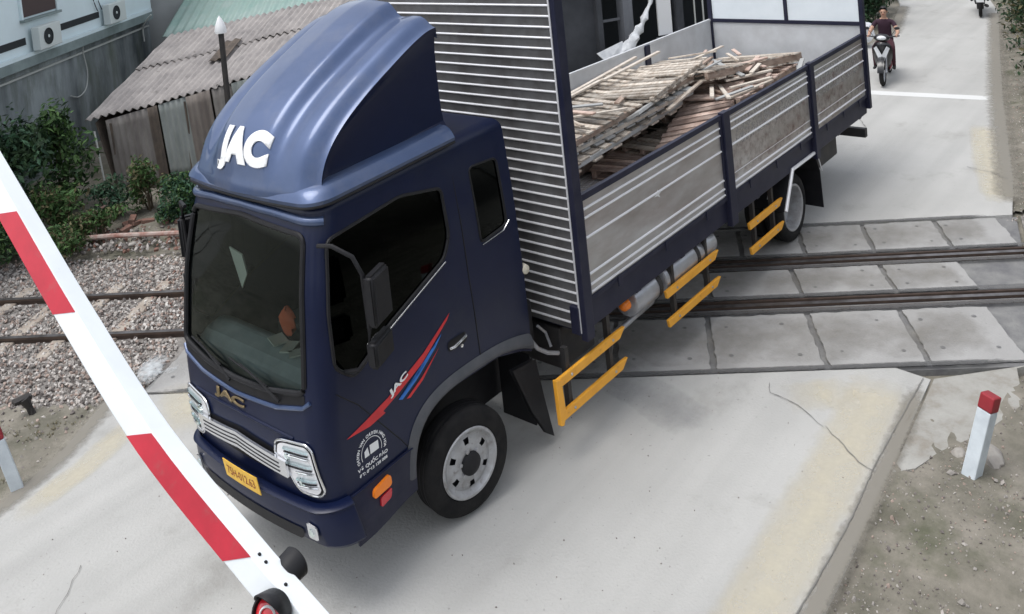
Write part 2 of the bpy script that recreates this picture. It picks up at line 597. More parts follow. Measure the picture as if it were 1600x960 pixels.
# crossing panels
near_cols = [-3.05, -2.05, -1.0, 0.02, 1.05, 2.05, 3.07, 4.19, 5.19, 6.15]
mid_cols = [-2.9, -1.9, -0.9, 0.12, 1.14, 2.18, 3.24, 4.3, 5.37, 6.32]
far_cols = [-2.6, -1.5, -0.4, 0.65, 1.7, 2.75, 3.8, 4.6, 5.46, 6.42, 7.25]
def slab(s0, s1, t0, t1, skew0, skew1, label, group, gap=0.03):
    bm = nb()
    P = []
    for (s, t, sk) in ((s0 + gap, t0, 0), (s1 - gap, t0, 0), (s1 - gap, t1, skew1), (s0 + gap, t1, skew0)):
        P.append(st(s + sk, t))
    cx = sum(p[0] for p in P) / 4
    cy = sum(p[1] for p in P) / 4
    P = densify([(p[0] - cx, p[1] - cy) for p in P], 0.07)
    P = [(p[0] + rnd.gauss(0, 0.007), p[1] + rnd.gauss(0, 0.007)) for p in P]
    poly_prism(bm, P[::-1], -0.03, rnd.uniform(-0.002, 0.004))
    o = obj('crossing_slab', bm, m_slab, loc=(cx, cy, 0), bevel=0.008)
    tag(o, label, 'concrete slab', group)
    for (u, w) in ((0.2, 0.25), (0.8, 0.22), (0.22, 0.78), (0.78, 0.8)):
        if rnd.random() < 0.3:
            continue
        q = st(s0 + (s1 - s0) * u + rnd.uniform(-0.03, 0.03), t0 + (t1 - t0) * w)
        bm = lathe(nb(), [(0.0, 0.0065), (0.014, 0.0065), (rnd.uniform(0.018, 0.028), 0.0055)], 9, 'Z')
        h_ = obj('lifting_hole', bm, m_joint, o)
        h_.location = (q[0] - cx, q[1] - cy, 0)
for a, b in zip(near_cols, near_cols[1:]):
    slab(a, b, 1.42, 2.50, 0.06, 0.06, 'flat grey concrete slab in the row on the barrier side of both rails', 'slabs on the near side of the rails')
for a, b in zip(mid_cols, mid_cols[1:]):
    slab(a, b, 2.93, 3.60, 0.02, 0.02, 'flat grey concrete slab in the row between the two rails', 'slabs between the rails')
for a, b in zip(far_cols, far_cols[1:]):
    slab(a, b, 4.02, 4.84, 0.08, 0.08, 'flat grey concrete slab in the row beyond both rails', 'slabs on the far side of the rails')

# rails
m_rail = mat('rail_steel', (0.10, 0.07, 0.055), 0.55, 0.4, (0.05, 0.035, 0.03), 9, 0.7)
m_railtop = mat('rail_head', (0.20, 0.19, 0.19), 0.4, 0.7, (0.08, 0.07, 0.065), 4, 0.8, contrast=(0.4, 0.6))
def rail(t, label):
    root = thing('steel_rail', label, 'rail', (*st(0, t), 0), (0, 0, math.atan2(DR.y, DR.x)))
    bm = nb()
    prof = [(-0.05, -0.15), (0.05, -0.15), (0.05, -0.135), (0.012, -0.125), (0.012, -0.04), (0.032, -0.03), (0.032, -0.002), (-0.032, -0.002), (-0.032, -0.03), (-0.012, -0.04), (-0.012, -0.125), (-0.05, -0.135)]
    A = [bm.verts.new((-60, y, z)) for y, z in prof]
    B = [bm.verts.new((60, y, z)) for y, z in prof]
    n = len(prof)
    for i in range(n):
        bm.faces.new((A[i], A[(i + 1) % n], B[(i + 1) % n], B[i]))
    obj('rail_web', bm, m_rail, root)
    obj('rail_head', box(nb(), -60, 60, -0.030, 0.030, -0.0018, 0.0015), m_railtop, root)
    return root
rail(2.74, 'rusty steel rail nearer to the red and white barrier')
rail(3.81, 'rusty steel rail nearer to the corrugated roof shed')
m_slabdirt = paint_mat('trodden_dirt', (0.21, 0.195, 0.165), 1.22, 2.0, 3.2)
for t_, a_, b_, h_ in ((1.96, -3.0, 6.3, 0.62), (3.27, -2.9, 6.6, 0.42), (4.45, -2.6, 7.4, 0.55)):
    paint_band('trodden_dirt', [st(a_, t_), st(b_, t_)], h_, 0.018 if t_ > 1 else 0.022, m_slabdirt, core=0.7)
m_grime = paint_mat('oily_rail_grime', (0.10, 0.10, 0.10), 0.85, 1.35, 7)
for t_ in (2.74, 3.81):
    paint_band('rail_grime', [st(-3, t_ + 0.17), st(8.5, t_ + 0.17)], 0.06, 0.010, m_grime)
    paint_band('rail_grime', [st(-3, t_ - 0.18), st(8.5, t_ - 0.18)], 0.06, 0.010, m_grime)
paint_band('rail_grime', [st(-3, 1.40), st(6.1, 1.40)], 0.06, 0.010, m_grime)
paint_band('rail_grime', [st(-3, 4.90), st(7.4, 4.90)], 0.06, 0.010, m_grime)
paint_band('rail_grime', [st(1.2, 2.3), st(2.4, 1.0), st(3.0, 0.2)], 0.45, 0.014, paint_mat('old_oil_stain', (0.27, 0.275, 0.28), 1.15, 2.2, 2.0))
# flangeway guard strips beside each rail inside the crossing
def strip(s0, s1, t, w, z=-0.004, m=m_rail):
    bm = nb()
    P = [st(s0, t - w), st(s1, t - w), st(s1, t + w), st(s0, t + w)]
    poly_prism(bm, P[::-1], -0.05, z)
    return bm
for t in (2.62, 2.86, 3.69, 3.93):
    o = obj('guard_strip', strip(-2.9, 9.5, t, 0.018, z=-0.010), m_rail)
    o['label'] = {2.62: 'thin steel strip just outside the nearer rail in the crossing', 2.86: 'thin steel strip just inside the nearer rail in the crossing', 3.69: 'thin steel strip just inside the farther rail in the crossing', 3.93: 'thin steel strip just outside the farther rail in the crossing'}[t]
    o['category'] = 'steel strip'

# ballast: a bed plus loose stones
m_ballast = mat('ballast_bed', (0.16, 0.15, 0.14), 0.95, 0, (0.30, 0.28, 0.26), 9, 0.8, bump=1.0, bscale=22)
tag(obj('ballast_bed', poly_prism(nb(), [st(-60, 1.2), st(-3.12, 1.25), st(-2.75, 5.0), st(-60, 5.3)], -0.2, -0.085), m_ballast), None, None, kind='structure')
tag(obj('ballast_bed', poly_prism(nb(), [st(6.3, 1.1), st(60, 1.1), st(60, 5.2), st(7.7, 5.0)], -0.2, -0.07), m_ballast), None, None, kind='structure')
def stones(name, spots, mlist, label):
    bm = nb()
    for (x, y, z, r) in spots:
        k = len(bm.verts)
        vs = []
        e = Euler((rnd.uniform(0, 6), rnd.uniform(0, 6), rnd.uniform(0, 6))).to_matrix()
        sc = Vector((rnd.uniform(0.7, 1.3), rnd.uniform(0.6, 1.1), rnd.uniform(0.5, 0.9)))
        for c in ((1, 0, 0), (-1, 0, 0), (0, 1, 0), (0, -1, 0), (0, 0, 1), (0, 0, -1), (0.6, 0.6, 0.6), (-0.6, -0.5, 0.6)):
            v = Vector(c)
            v = Vector((v.x * sc.x, v.y * sc.y, v.z * sc.z)) * r * rnd.uniform(0.8, 1.15)
            v = e @ v
            vs.append(bm.verts.new((x + v.x, y + v.y, z + v.z)))
        mi = rnd.randrange(len(mlist))
        for f in ((0, 2, 6), (2, 4, 6), (4, 0, 6), (0, 5, 2), (2, 5, 1), (2, 1, 4), (1, 7, 4), (1, 3, 7), (3, 4, 7), (3, 0, 4), (0, 3, 5), (1, 5, 3)):
            fc = bm.faces.new((vs[f[0]], vs[f[1]], vs[f[2]]))
            fc.material_index = mi
    me = bpy.data.meshes.new(name)
    bm.to_mesh(me)
    bm.free()
    for mm in mlist:
        me.materials.append(mm)
    return tag(link(name, me, None), label, 'gravel', kind='stuff')
sm = [mat('stone_a', (0.42, 0.39, 0.36), 0.9), mat('stone_b', (0.28, 0.26, 0.24), 0.9), mat('stone_c', (0.52, 0.49, 0.46), 0.9), mat('stone_d', (0.17, 0.15, 0.14), 0.9), mat('stone_e', (0.36, 0.28, 0.24), 0.9)]
sp = []
while len(sp) < 17000:
    s = -3.0 - rnd.random() ** 1.1 * 6.5
    t = rnd.uniform(1.15, 5.25)
    if s > -3.15 + 0.25 * noise.noise(Vector((s, t * 2, 0))):
        continue
    e = min(t - 1.15, 5.25 - t)
    if e < 0.25 and rnd.random() > e * 4:
        continue
    if min(abs(t - 2.74), abs(t - 3.81)) < 0.07:
        continue
    x, y = st(s, t)
    sp.append((x, y, -0.082 + rnd.uniform(-0.01, 0.03), rnd.uniform(0.018, 0.034)))
stones('ballast_gravel', sp, sm, 'grey crushed stone ballast around the rails left of the truck')
sp = []
while len(sp) < 1500:
    s = 6.3 + rnd.random() * 2.5
    t = rnd.uniform(1.2, 5.0)
    if s < 6.35 + (t - 1.36) * 0.38:
        continue
    if min(abs(t - 2.74), abs(t - 3.81)) < 0.08:
        continue
    x, y = st(s, t)
    sp.append((x, y, -0.07 + rnd.uniform(-0.01, 0.03), rnd.uniform(0.018, 0.034)))
stones('ballast_gravel', sp, sm[1:4], 'dark crushed stone ballast where the rails leave the crossing on the right')
sp = []
for _ in range(900):
    s, t = rnd.uniform(-7.5, -2.4), rnd.uniform(0.0, 1.3)
    x, y = st(s, t)
    if y > -2.75 + (2.4 - x) * -0.55:
        continue
    sp.append((x, y, -0.045, rnd.choice((0.008, 0.012, 0.02)) * rnd.uniform(0.8, 1.5)))
stones('dirt_pebbles', sp, [sm[0], sm[1], sm[4], sm[3]], 'scattered pebbles on the dirt strip left of the road')
sp = []
for _ in range(260):
    x, y = rnd.uniform(-3.2, 4.0), rnd.uniform(-2.2, 3.4)
    sp.append((x, y, 0.003, rnd.uniform(0.003, 0.009)))
stones('road_grit', sp, [sm[1], sm[3]], 'small grit scattered on the pale concrete road')

# chalky rubble and lime beside the crossing on the left
m_lime = paint_mat('chalky_lime', (0.60, 0.64, 0.66), 1.05, 1.55, 16)
paint_band('lime_stain', [(-0.25, -4.05), (0.25, -3.75), (0.5, -3.45), (0.55, -3.1)], 0.22, 0.006, m_lime)
paint_band('lime_stain', [(-0.15, -3.3), (0.3, -3.5), (0.75, -3.5)], 0.14, 0.010, m_lime)

# sleepers
m_sleeper = mat('concrete_sleeper', (0.40, 0.36, 0.31), 0.9, 0, (0.25, 0.2, 0.16), 6, 0.8)
for k in range(9):
    s = -4.15 - 0.68 * k
    root_xy = st(s, 3.275)
    bm = nb()
    bx = 0.09
    box(bm, -1.0, 1.0, -bx, bx, -0.10, 0.0)
    o = obj('concrete_sleeper', bm, m_sleeper, loc=(root_xy[0], root_xy[1], -0.055), bevel=0.02)
    o.rotation_euler = (0, 0, math.atan2(NR.y, NR.x))
    tag(o, 'weathered concrete sleeper half buried in the ballast under the rails', 'sleeper', 'sleepers under the rails')

# ------------------------------------------------------------------ the truck
truck = thing('cargo_truck', 'dark blue cargo truck with tall roof deflector and silver sided bed crossing the rails', 'truck', (0, 0, 0), (0.017, -0.001, 0))
TM = Euler((0.017, -0.001, 0)).to_matrix()

Ft = [(0.5, 1.38), (0.9, 1.41), (1.2, 1.42), (1.62, 1.38), (2.3, 1.29), (2.75, 1.18), (2.86, 1.14), (3.2, 1.0)]
Wt = [(0.5, 0.92), (0.85, 0.95), (1.6, 0.95), (2.3, 0.925), (2.86, 0.87), (3.2, 0.8)]
BOW, CR = 0.075, 0.17
def Fz(z): return smooth_tab(z, Ft)
def Wz(z): return smooth_tab(z, Wt)
def sstep(a, b, x):
    t = max(0.0, min(1.0, (x - a) / (b - a)))
    return t * t * (3 - 2 * t)
def warp(p):
    # the lower nose tucks in on the far side and kicks out a little at the near corner
    k = sstep(1.7, 0.6, p.z) * sstep(0.55, 1.15, p.x)
    k2 = sstep(0.98, 0.58, p.z) * sstep(0.45, 1.10, p.x)
    near = 0.5 + 0.5 * p.y / 0.95
    return Vector((p.x, p.y + k * (0.14 * (0.5 - 0.5 * p.y / 0.95) + 0.02) + k2 * 0.075 * near, p.z + k2 * 0.01 * near))
def fx(y, z):
    w = Wz(z)
    q = min(0.9999, max(0.0, (abs(y) - (w - CR)) / CR))
    return Fz(z) - BOW * (y / w) ** 2 - CR * (1 - math.sqrt(1 - q * q))
def front(y, z, off=0.0):
    w = Wz(z)
    y = max(-w * 0.9999, min(w * 0.9999, y))
    p = Vector((fx(y, z), y, z))
    e = 0.004
    a = Vector((fx(min(y + e, w * 0.9999), z), min(y + e, w * 0.9999), z)) - Vector((fx(max(y - e, -w * 0.9999), z), max(y - e, -w * 0.9999), z))
    b = Vector((fx(y, z + e), y, z + e)) - Vector((fx(y, z - e), y, z - e))
    n = a.cross(b).normalized()
    if n.x < 0 and abs(n.x) > 0.02:
        n = -n
    return warp(p + n * off)
def side(x, z, off=0.0, sgn=1):
    return warp(Vector((x, sgn * (Wz(z) + off), z)))
def sideL(x, z, off=0.0): return side(x, z, off, 1)
def sideR(x, z, off=0.0): return side(x, z, off, -1)

arch = [(0.62, 0.5), (0.50, 0.80), (0.42, 0.95), (0.28, 1.05), (0.05, 1.09), (-0.55, 1.07), (-0.85, 0.98), (-1.02, 0.90)]
def zlow(x):
    if x > 0.62:
        return 0.86
    pts = sorted(arch)
    return max(0.86 if x > 0.48 else 0, interp(x, [(a, b) for a, b in pts]))
wind = round_poly([(-0.80, 1.66), (-0.4, 1.60), (0, 1.585), (0.4, 1.60), (0.80, 1.66), (0.785, 2.2), (0.74, 2.74), (0, 2.80), (-0.74, 2.74), (-0.785, 2.2)], 0.07)
doorwin = round_poly([(1.04, 2.70), (1.13, 2.2), (1.14, 1.80), (0.98, 1.66), (0.60, 1.88), (-0.06, 2.14), (-0.15, 2.30), (-0.15, 2.70), (0.3, 2.78)], 0.06)
quarter = round_poly([(-0.50, 2.76), (-0.51, 2.10), (-0.86, 2.14), (-0.86, 2.74)], 0.06)

def cab_body():
    bm = nb()
    nS, nF, nZ = 100, 110, 84
    cols = []
    # descriptors: (kind, parameter)
    for i in range(nS):
        cols.append(('L', i / nS))
    for i in range(nF + 1):
        cols.append(('F', i / nF))
    for i in range(nS - 1, -1, -1):
        cols.append(('R', i / nS))
    grid = []
    for kind, a in cols:
        col = []
        w0 = Wz(1.6)
        for j in range(nZ + 1):
            if kind == 'F':
                zl = 0.86
            else:
                zl = zlow(-1.0 + (1.17 + 1.0) * a)
            z = zl + (2.86 - zl) * j / nZ
            w = Wz(z)
            if kind == 'F':
                ps = PI / 2 - PI * a
                y = w * math.sin(ps)
                p = Vector((fx(y, z), y, z))
            else:
                xs = Fz(z) - BOW - CR
                p = Vector((-1.0 + (xs + 1.0) * a, w * (1 if kind == 'L' else -1), z))
            tz = max(0.0, (z - 1.7) / 1.16)
            col.append(warp(p))
        for k in range(1, 9):
            al = PI / 2 * k / 8
            ins = 0.10 * (1 - math.cos(al))
            base = col[nZ]
            cx = 0.1
            col.append(Vector((cx + (base.x - cx) * (1 - ins / 1.05), base.y * (1 - ins / 0.87), 2.86 + 0.10 * math.sin(al))))
        grid.append(col)
    vg = []
    for col in grid:
        vg.append([bm.verts.new((p.x, p.y, p.z + max(0.0, (p.z - 2.2) / 0.76) * 0.055 * (1.15 - p.x))) for p in col])
    for i in range(len(vg) - 1):
        for j in range(len(vg[i]) - 1):
            c = (vg[i][j].co + vg[i + 1][j + 1].co) / 2
            kind = cols[i][0]
            if kind == 'F' and in_poly(c.y, c.z, wind):
                continue
            if kind != 'F' and (in_poly(c.x, c.z, doorwin) or in_poly(c.x, c.z, quarter)):
                continue
            if kind == 'F' and c.x < 1.14 and in_poly(c.x, c.z, doorwin):
                continue
            bm.faces.new((vg[i][j], vg[i + 1][j], vg[i + 1][j + 1], vg[i][j + 1]))
    top = [c[-1] for c in vg]
    # roof cap and back wall
    n = len(top)
    bmesh.ops.triangle_fill(bm, use_beauty=True, edges=bm.edges[:0] + [bm.edges.get((top[i], top[i + 1])) or bm.edges.new((top[i], top[i + 1])) for i in range(n - 1)] + [bm.edges.new((top[-1], top[0]))])
    L, Rr = vg[0], vg[-1]
    for j in range(len(L) - 1):
        bm.faces.new((Rr[j], L[j], L[j + 1], Rr[j + 1]))
    bmesh.ops.recalc_face_normals(bm, faces=bm.faces[:])
    return bm
cab = obj('cab_body', cab_body(), 'navy', truck, smooth=True)

def surf_patch(name, poly, fn, m, parent, off=0.006, thick=0.0, step=0.05, smooth=True):
    return obj(name, to_surface(flat_polys([poly]), fn, off, step, thick), m, parent, smooth=smooth)
def surf_line(name, path, fn, r, m, parent, off=0.0, closed=True, step=0.04, seg=8, flat=1.0):
    P = densify(path, step, closed)
    return obj(name, tube(nb(), [fn(a, b, off) for a, b in P], r, seg, closed=closed, flat=flat), m, parent, smooth=True)

# roof correction: windows follow the tilted top of the cab
ws = surf_patch('windscreen', wind, front, 'glass', truck, -0.012, 0.0, 0.06)
surf_line('windscreen_seal', wind, front, 0.022, 'black', ws, 0.0)
for sgn, fn in ((1, sideL), (-1, sideR)):
    door = thing('cab_door', None, None)
    bpy.data.objects.remove(door)
    dw = surf_patch('door_window', doorwin, fn, 'glass_dark', truck, -0.010)
    surf_line('window_seal', doorwin, fn, 0.014, 'black', dw, 0.0)
    qw = surf_patch('rear_quarter_window', quarter, fn, 'glass_dark', truck, -0.010)
    surf_line('window_seal', quarter, fn, 0.012, 'black', qw, 0.0)
    # bright lower trims that catch the light
    surf_line('window_trim', [(0.60, 1.855), (-0.06, 2.115)], fn, 0.006, 'chrome', dw, 0.012, closed=False)
    surf_line('window_trim', [(-0.52, 2.085), (-0.80, 2.11), (-0.885, 2.17)], fn, 0.005, 'chrome', qw, 0.012, closed=False)
    seam = [(-0.30, 2.78), (-0.31, 1.9), (-0.34, 1.12)]
    surf_line('door_seam', seam, fn, 0.006, 'black', truck, 0.0, closed=False)
    surf_line('door_seam', [(1.16, 1.62), (0.98, 1.45), (0.62, 0.98), (0.55, 0.88)], fn, 0.004, 'black', truck, 0.0, closed=False)
    h = surf_patch('door_handle_recess', round_poly([(-0.20, 1.385), (0.03, 1.385), (0.03, 1.475), (-0.20, 1.475)], 0.04), fn, 'black', truck, 0.003)
    obj('door_handle', tube(nb(), [fn(-0.18, 1.45, 0.01), fn(-0.16, 1.455, 0.035), fn(-0.02, 1.425, 0.035), fn(0.01, 1.415, 0.01)], 0.011, 8), 'chrome', h, smooth=True)
    obj('door_lock', lathe(nb(), [(0.0, 0.012), (0.014, 0.01), (0.016, 0.0)], 12, 'Y', cen=(-0.13, sgn * 0.95, 1.375)), 'chrome', h)
    # fender flare: grey strip along the wheel opening
    A = [(0.50, 0.62), (0.49, 0.80), (0.41, 0.96), (0.27, 1.06), (0.05, 1.10), (-0.3, 1.10), (-0.62, 1.08), (-0.9, 0.98), (-1.0, 0.92)]
    Bf = [(0.60, 0.62), (0.585, 0.84), (0.50, 1.03), (0.32, 1.155), (0.07, 1.205), (-0.3, 1.205), (-0.66, 1.18), (-0.95, 1.10), (-1.0, 1.08)]
    bm = nb()
    rows = []
    for (a, b) in zip(densify(A, 0.2, False)[:0] or A, Bf):
        rows.append([bm.verts.new(side(a[0], a[1], -0.10, sgn)), bm.verts.new(side(a[0], a[1], 0.040, sgn)), bm.verts.new(side((a[0] + b[0]) / 2, (a[1] + b[1]) / 2, 0.035, sgn)), bm.verts.new(side(b[0], b[1], 0.004, sgn))])
    for r0, r1 in zip(rows, rows[1:]):
        for k in range(3):
            bm.faces.new((r0[k], r0[k + 1], r1[k + 1], r1[k]))
    bmesh.ops.recalc_face_normals(bm, faces=bm.faces[:])
    o = obj('fender_flare', bm, 'flare', truck, smooth=True)
    md = o.modifiers.new('round', 'SUBSURF')
    md.levels = md.render_levels = 2
    # inner wheel housing
    bm = nb()
    rows = []
    for a in A:
        rows.append([bm.verts.new(side(a[0], a[1] + 0.005, -0.02, sgn)), bm.verts.new(side(a[0], a[1] + 0.005, -0.42, sgn))])
    for r0, r1 in zip(rows, rows[1:]):
        bm.faces.new((r0[0], r0[1], r1[1], r1[0]))
    obj('wheel_housing', bm, 'black', truck)
    obj('wheel_liner', box(nb(), -1.10, 0.62, min(sgn * 0.50, sgn * 0.52), max(sgn * 0.50, sgn * 0.52), 0.40, 1.12), 'black', truck)
    # side of the bumper, below the body line
    bm = flat_polys([[(0.50, 0.50), (1.17, 0.50), (1.17, 0.865), (0.55, 0.865), (0.50, 0.80)]])
    obj('lower_corner_panel', to_surface(bm, fn, -0.004, 0.05, 0.02), 'navy_dark', truck)
    surf_line('step_line', [(1.17, 0.865), (0.48, 0.865)], fn, 0.007, 'navy', truck, 0.018, closed=False)
    lamp = obj('side_turn_lamp', to_surface(flat_polys([round_poly([(0.80, 0.75), (1.0, 0.755), (0.98, 0.81), (0.80, 0.83)], 0.03)]), fn, 0.016, 0.05, 0.025), 'orange', truck, smooth=True)
    obj('side_reflector', to_surface(flat_polys([round_poly([(0.82, 0.66), (0.94, 0.655), (0.93, 0.72), (0.80, 0.725)], 0.02)]), fn, 0.016, 0.05, 0.015), 'redlens', truck)

# bumper across the front
def bumper_bm():
    bm = nb()
    rows = []
    zs = [0.575, 0.59, 0.63, 0.76, 0.84, 0.862, 0.895]
    offs = [-0.03, 0.035, 0.065, 0.07, 0.06, 0.075, 0.02]
    for z, of in zip(zs, offs):
        row = []
        for k in range(61):
            ps = PI / 2 - PI * k / 60
            y = Wz(z) * math.sin(ps) * 0.9995
            zz = z + 0.035 * (abs(math.sin(ps)) ** 4) * (1 if z < 0.7 else 0) * -1
            row.append(bm.verts.new(front(y, zz, of)))
        rows.append(row)
    for a, b in zip(rows, rows[1:]):
        for k in range(60):
            bm.faces.new((a[k], a[k + 1], b[k + 1], b[k]))
    bmesh.ops.recalc_face_normals(bm, faces=bm.faces[:])
    return bm
bumper = obj('front_bumper', bumper_bm(), 'navy', truck, smooth=True)
bumper.modifiers.new('thick', 'SOLIDIFY').thickness = 0.02
surf_patch('bumper_intake', round_poly([(-0.66, 0.61), (0.62, 0.61), (0.66, 0.70), (-0.70, 0.70)], 0.04), front, 'black', bumper, 0.074)
for sgn in (1, -1):
    fl = surf_patch('fog_lamp', round_poly([(sgn * 0.71, 0.665), (sgn * 0.79, 0.66), (sgn * 0.805, 0.76), (sgn * 0.73, 0.78)], 0.02), front, 'chrome', truck, 0.078, 0.01, 0.04)
    obj('lens', lathe(nb(), [(0.0, 0.012), (0.025, 0.008), (0.03, 0.0)], 16, 'X', cen=tuple(front(sgn * 0.76, 0.715, 0.09))), 'lampglass', fl)
plate = surf_patch('number_plate', [(-0.22, 0.825), (0.25, 0.825), (0.25, 0.955), (-0.22, 0.955)], lambda y, z, o: front(y, z, o), 'plate', truck, 0.082, 0.006)
obj('plate_lettering', to_surface(move2(text_bm('75H-012.63', bold=0.01, width=0.38, height=0.065), 0.015, 0.89), front, 0.0895, 0.1), 'plate_text', plate)

# black band with the chrome bar and the headlamps
surf_patch('grille_band', round_poly([(-0.60, 1.0), (0.60, 1.0), (0.60, 1.17), (0, 1.225), (-0.60, 1.17)], 0.03), front, 'black', truck, 0.004)
bm = nb()
def bar(za, zb, y0, y1, off, dip=0.05):
    P = [(y0, za), (0, za + dip), (y1, za), (y1, zb), (0, zb + dip), (y0, zb)]
    return densify(P, 0.06)
gr = obj('chrome_grille_bar', to_surface(flat_polys([bar(1.04, 1.155, -0.60, 0.60, 0)]), front, 0.03, 0.06, 0.02), 'chrome', truck, smooth=True)
for k in range(3):
    zc = 1.068 + 0.03 * k
    surf_line('bar_slot', [(-0.52, zc), (0, zc + 0.048), (0.52, zc)], front, 0.006, 'black', gr, 0.048, closed=False)
bm = nb()
surf_line('chrome_underline', [(-0.56, 1.02), (0, 1.07), (0.56, 1.02)], front, 0.012, 'chrome', gr, 0.02, closed=False)
surf_line('body_crease', [(-0.66, 1.315), (-0.4, 1.33), (0, 1.345), (0.4, 1.33), (0.66, 1.315)], front, 0.012, 'navy', truck, 0.0, closed=False)
surf_line('cowl_crease', [(-0.84, 1.60), (-0.78, 1.555), (-0.5, 1.50), (0, 1.475), (0.5, 1.50), (0.78, 1.555), (0.84, 1.60)], front, 0.016, 'deflector', truck, 0.002, closed=False)  # paler deflector paint puts a sky highlight into this ledge's colour
surf_patch('cowl_panel', round_poly([(-0.80, 1.585), (-0.5, 1.525), (0, 1.50), (0.5, 1.525), (0.80, 1.585), (0.80, 1.65), (0.4, 1.595), (0, 1.58), (-0.4, 1.595), (-0.80, 1.65)], 0.02), front, 'black', truck, 0.004)
obj('front_lettering', to_surface(move2(text_bm('JAC', bold=0.03, width=0.42, height=0.085), -0.10, 1.41), front, 0.004, 0.03, 0.012), 'bronze', truck)
for yw, dy in ((0.55, -0.45), (-0.05, -0.45)):
    wp = obj('wiper', tube(nb(), [front(yw, 1.56, 0.02), front(yw + dy * 0.5, 1.67, 0.035), front(yw + dy, 1.72, 0.02)], [0.012, 0.008, 0.006], 6), 'black', truck)
    obj('wiper_blade', tube(nb(), [front(yw + dy * 0.3, 1.63, 0.012), front(yw + dy * 1.35, 1.72, 0.012)], 0.007, 6), 'black', wp)

for sgn in (1, -1):
    hp = [(0.45, 1.17), (0.47, 1.26), (0.53, 1.285), (0.80, 1.31), (0.84, 1.27), (0.885, 0.97), (0.86, 0.94), (0.69, 0.945), (0.64, 0.98), (0.58, 1.07)]
    hp = [(sgn * a, b) for a, b in hp]
    hl = surf_patch('headlight', round_poly(hp, 0.03), front, 'black', truck, 0.002, 0.012)
    inner = [(sgn * (0.70 + (abs(a) - 0.70) * 0.90), 1.10 + (b - 1.10) * 0.90) for a, b in hp]
    surf_line('headlight_bezel', round_poly(hp, 0.03), front, 0.009, 'chrome', hl, 0.016)
    surf_patch('reflector', round_poly(inner, 0.03), front, 'rib', hl, 0.016, 0.004)
    for k in range(6):
        zc = 0.992 + 0.050 * k
        y0 = 0.675 if k < 3 else 0.57
        y1 = 0.855 - 0.009 * k
        surf_line('lamp_blade', [(sgn * y0, zc), (sgn * (y0 + y1) / 2, zc + 0.012), (sgn * y1, zc + 0.018)], front, 0.014 if k % 2 else 0.010, 'chrome' if k % 2 == 0 else 'lampglass', hl, 0.026, closed=False, flat=0.8)
        if k % 2 == 1:
            surf_line('lamp_groove', [(sgn * y0, zc - 0.026), (sgn * y1, zc - 0.010)], front, 0.006, 'black', hl, 0.026, closed=False)
    for zc, yy in ((1.03, 0.72), (1.19, 0.60)):
        c = front(sgn * yy, zc, 0.022)
        obj('bulb_lens', lathe(nb(), [(0.0, 0.02), (0.02, 0.016), (0.032, 0.0)], 18, 'X', cen=tuple(c)), 'lampglass', hl, smooth=True)

# door stripe decal and lettering on the left door
def stripe(P, m, name, parent, off=0.004):
    return obj(name, to_surface(flat_polys([P]), sideL, off, 0.08), m, parent)
sd1 = stripe([(1.125, 1.265), (0.95, 1.30), (0.70, 1.36), (0.30, 1.515), (-0.035, 1.70), (0.0, 1.655), (0.32, 1.445), (0.60, 1.335), (0.76, 1.285), (0.74, 1.262), (0.90, 1.243)], 'red_decal', 'door_stripe', truck)
stripe([(0.60, 1.29), (0.36, 1.385), (0.08, 1.575), (0.16, 1.50), (0.40, 1.345), (0.56, 1.27)], 'blue_decal', 'blue_flash', sd1)
stripe([(0.52, 1.255), (0.34, 1.34), (0.12, 1.485), (0.33, 1.315), (0.48, 1.245)], 'red_decal', 'thin_red_flash', sd1)
tb = text_bm('JAC', bold=0.045, width=0.215, height=0.070, spacing=1.0)
ang = math.atan2(0.155, -0.40)
for v in tb.verts:
    v.co.x = -v.co.x
c_, s_ = math.cos(-0.37), math.sin(-0.37)
for v in tb.verts:
    x, y = v.co.x, v.co.y
    v.co = Vector((x * c_ - y * s_ + 0.585, x * s_ + y * c_ + 1.405, 0))
obj('stripe_lettering', to_surface(tb, sideL, 0.007, 0.05), 'white', sd1)

def text_side(txt, x, z, w, h, ang=0.0, bold=0.02):
    b = text_bm(txt, bold=bold, width=w, height=h)
    for v in b.verts:
        a, c = -v.co.x, v.co.y
        v.co = Vector((a * math.cos(ang) - c * math.sin(ang), a * math.sin(ang) + c * math.cos(ang), 0))
    for v in b.verts:
        v.co = Vector((v.co.x + x, v.co.y + z, 0))
    return b
cxd, czd = 0.915, 1.065
pieces = []
word = 'CHUYEN VAN CHUYEN HANG HOA'
for i, ch in enumerate(word):
    if ch == ' ':
        continue
    a = PI * (1.08 - 1.16 * i / (len(word) - 1))
    pieces.append(text_side(ch, cxd - 0.135 * math.cos(a), czd + 0.125 * math.sin(a), None, 0.024, ang=-(a - PI / 2) * -1 * -1 if False else (a - PI / 2) * -1, bold=0.03))
pieces.append(text_side('V\u00d5 QU\u1ed0C B\u1ea2O', cxd, czd - 0.075, 0.30, 0.045, 0, 0.035))
pieces.append(text_side('\u0110T: 0913 128 088', cxd, czd - 0.122, 0.28, 0.024, 0, 0.03))
emblem = []
for r_, n_ in ((0.088, 40), (0.080, 40)):
    pass
def arc_band(r0, r1, a0, a1, n=24):
    P = [(cxd + r0 * math.cos(a0 + (a1 - a0) * i / n), czd + r0 * math.sin(a0 + (a1 - a0) * i / n)) for i in range(n + 1)]
    P += [(cxd + r1 * math.cos(a1 - (a1 - a0) * i / n), czd + r1 * math.sin(a1 - (a1 - a0) * i / n)) for i in range(n + 1)]
    return P
pieces.append(flat_polys([arc_band(0.098, 0.103, -0.35, PI + 0.35)]))
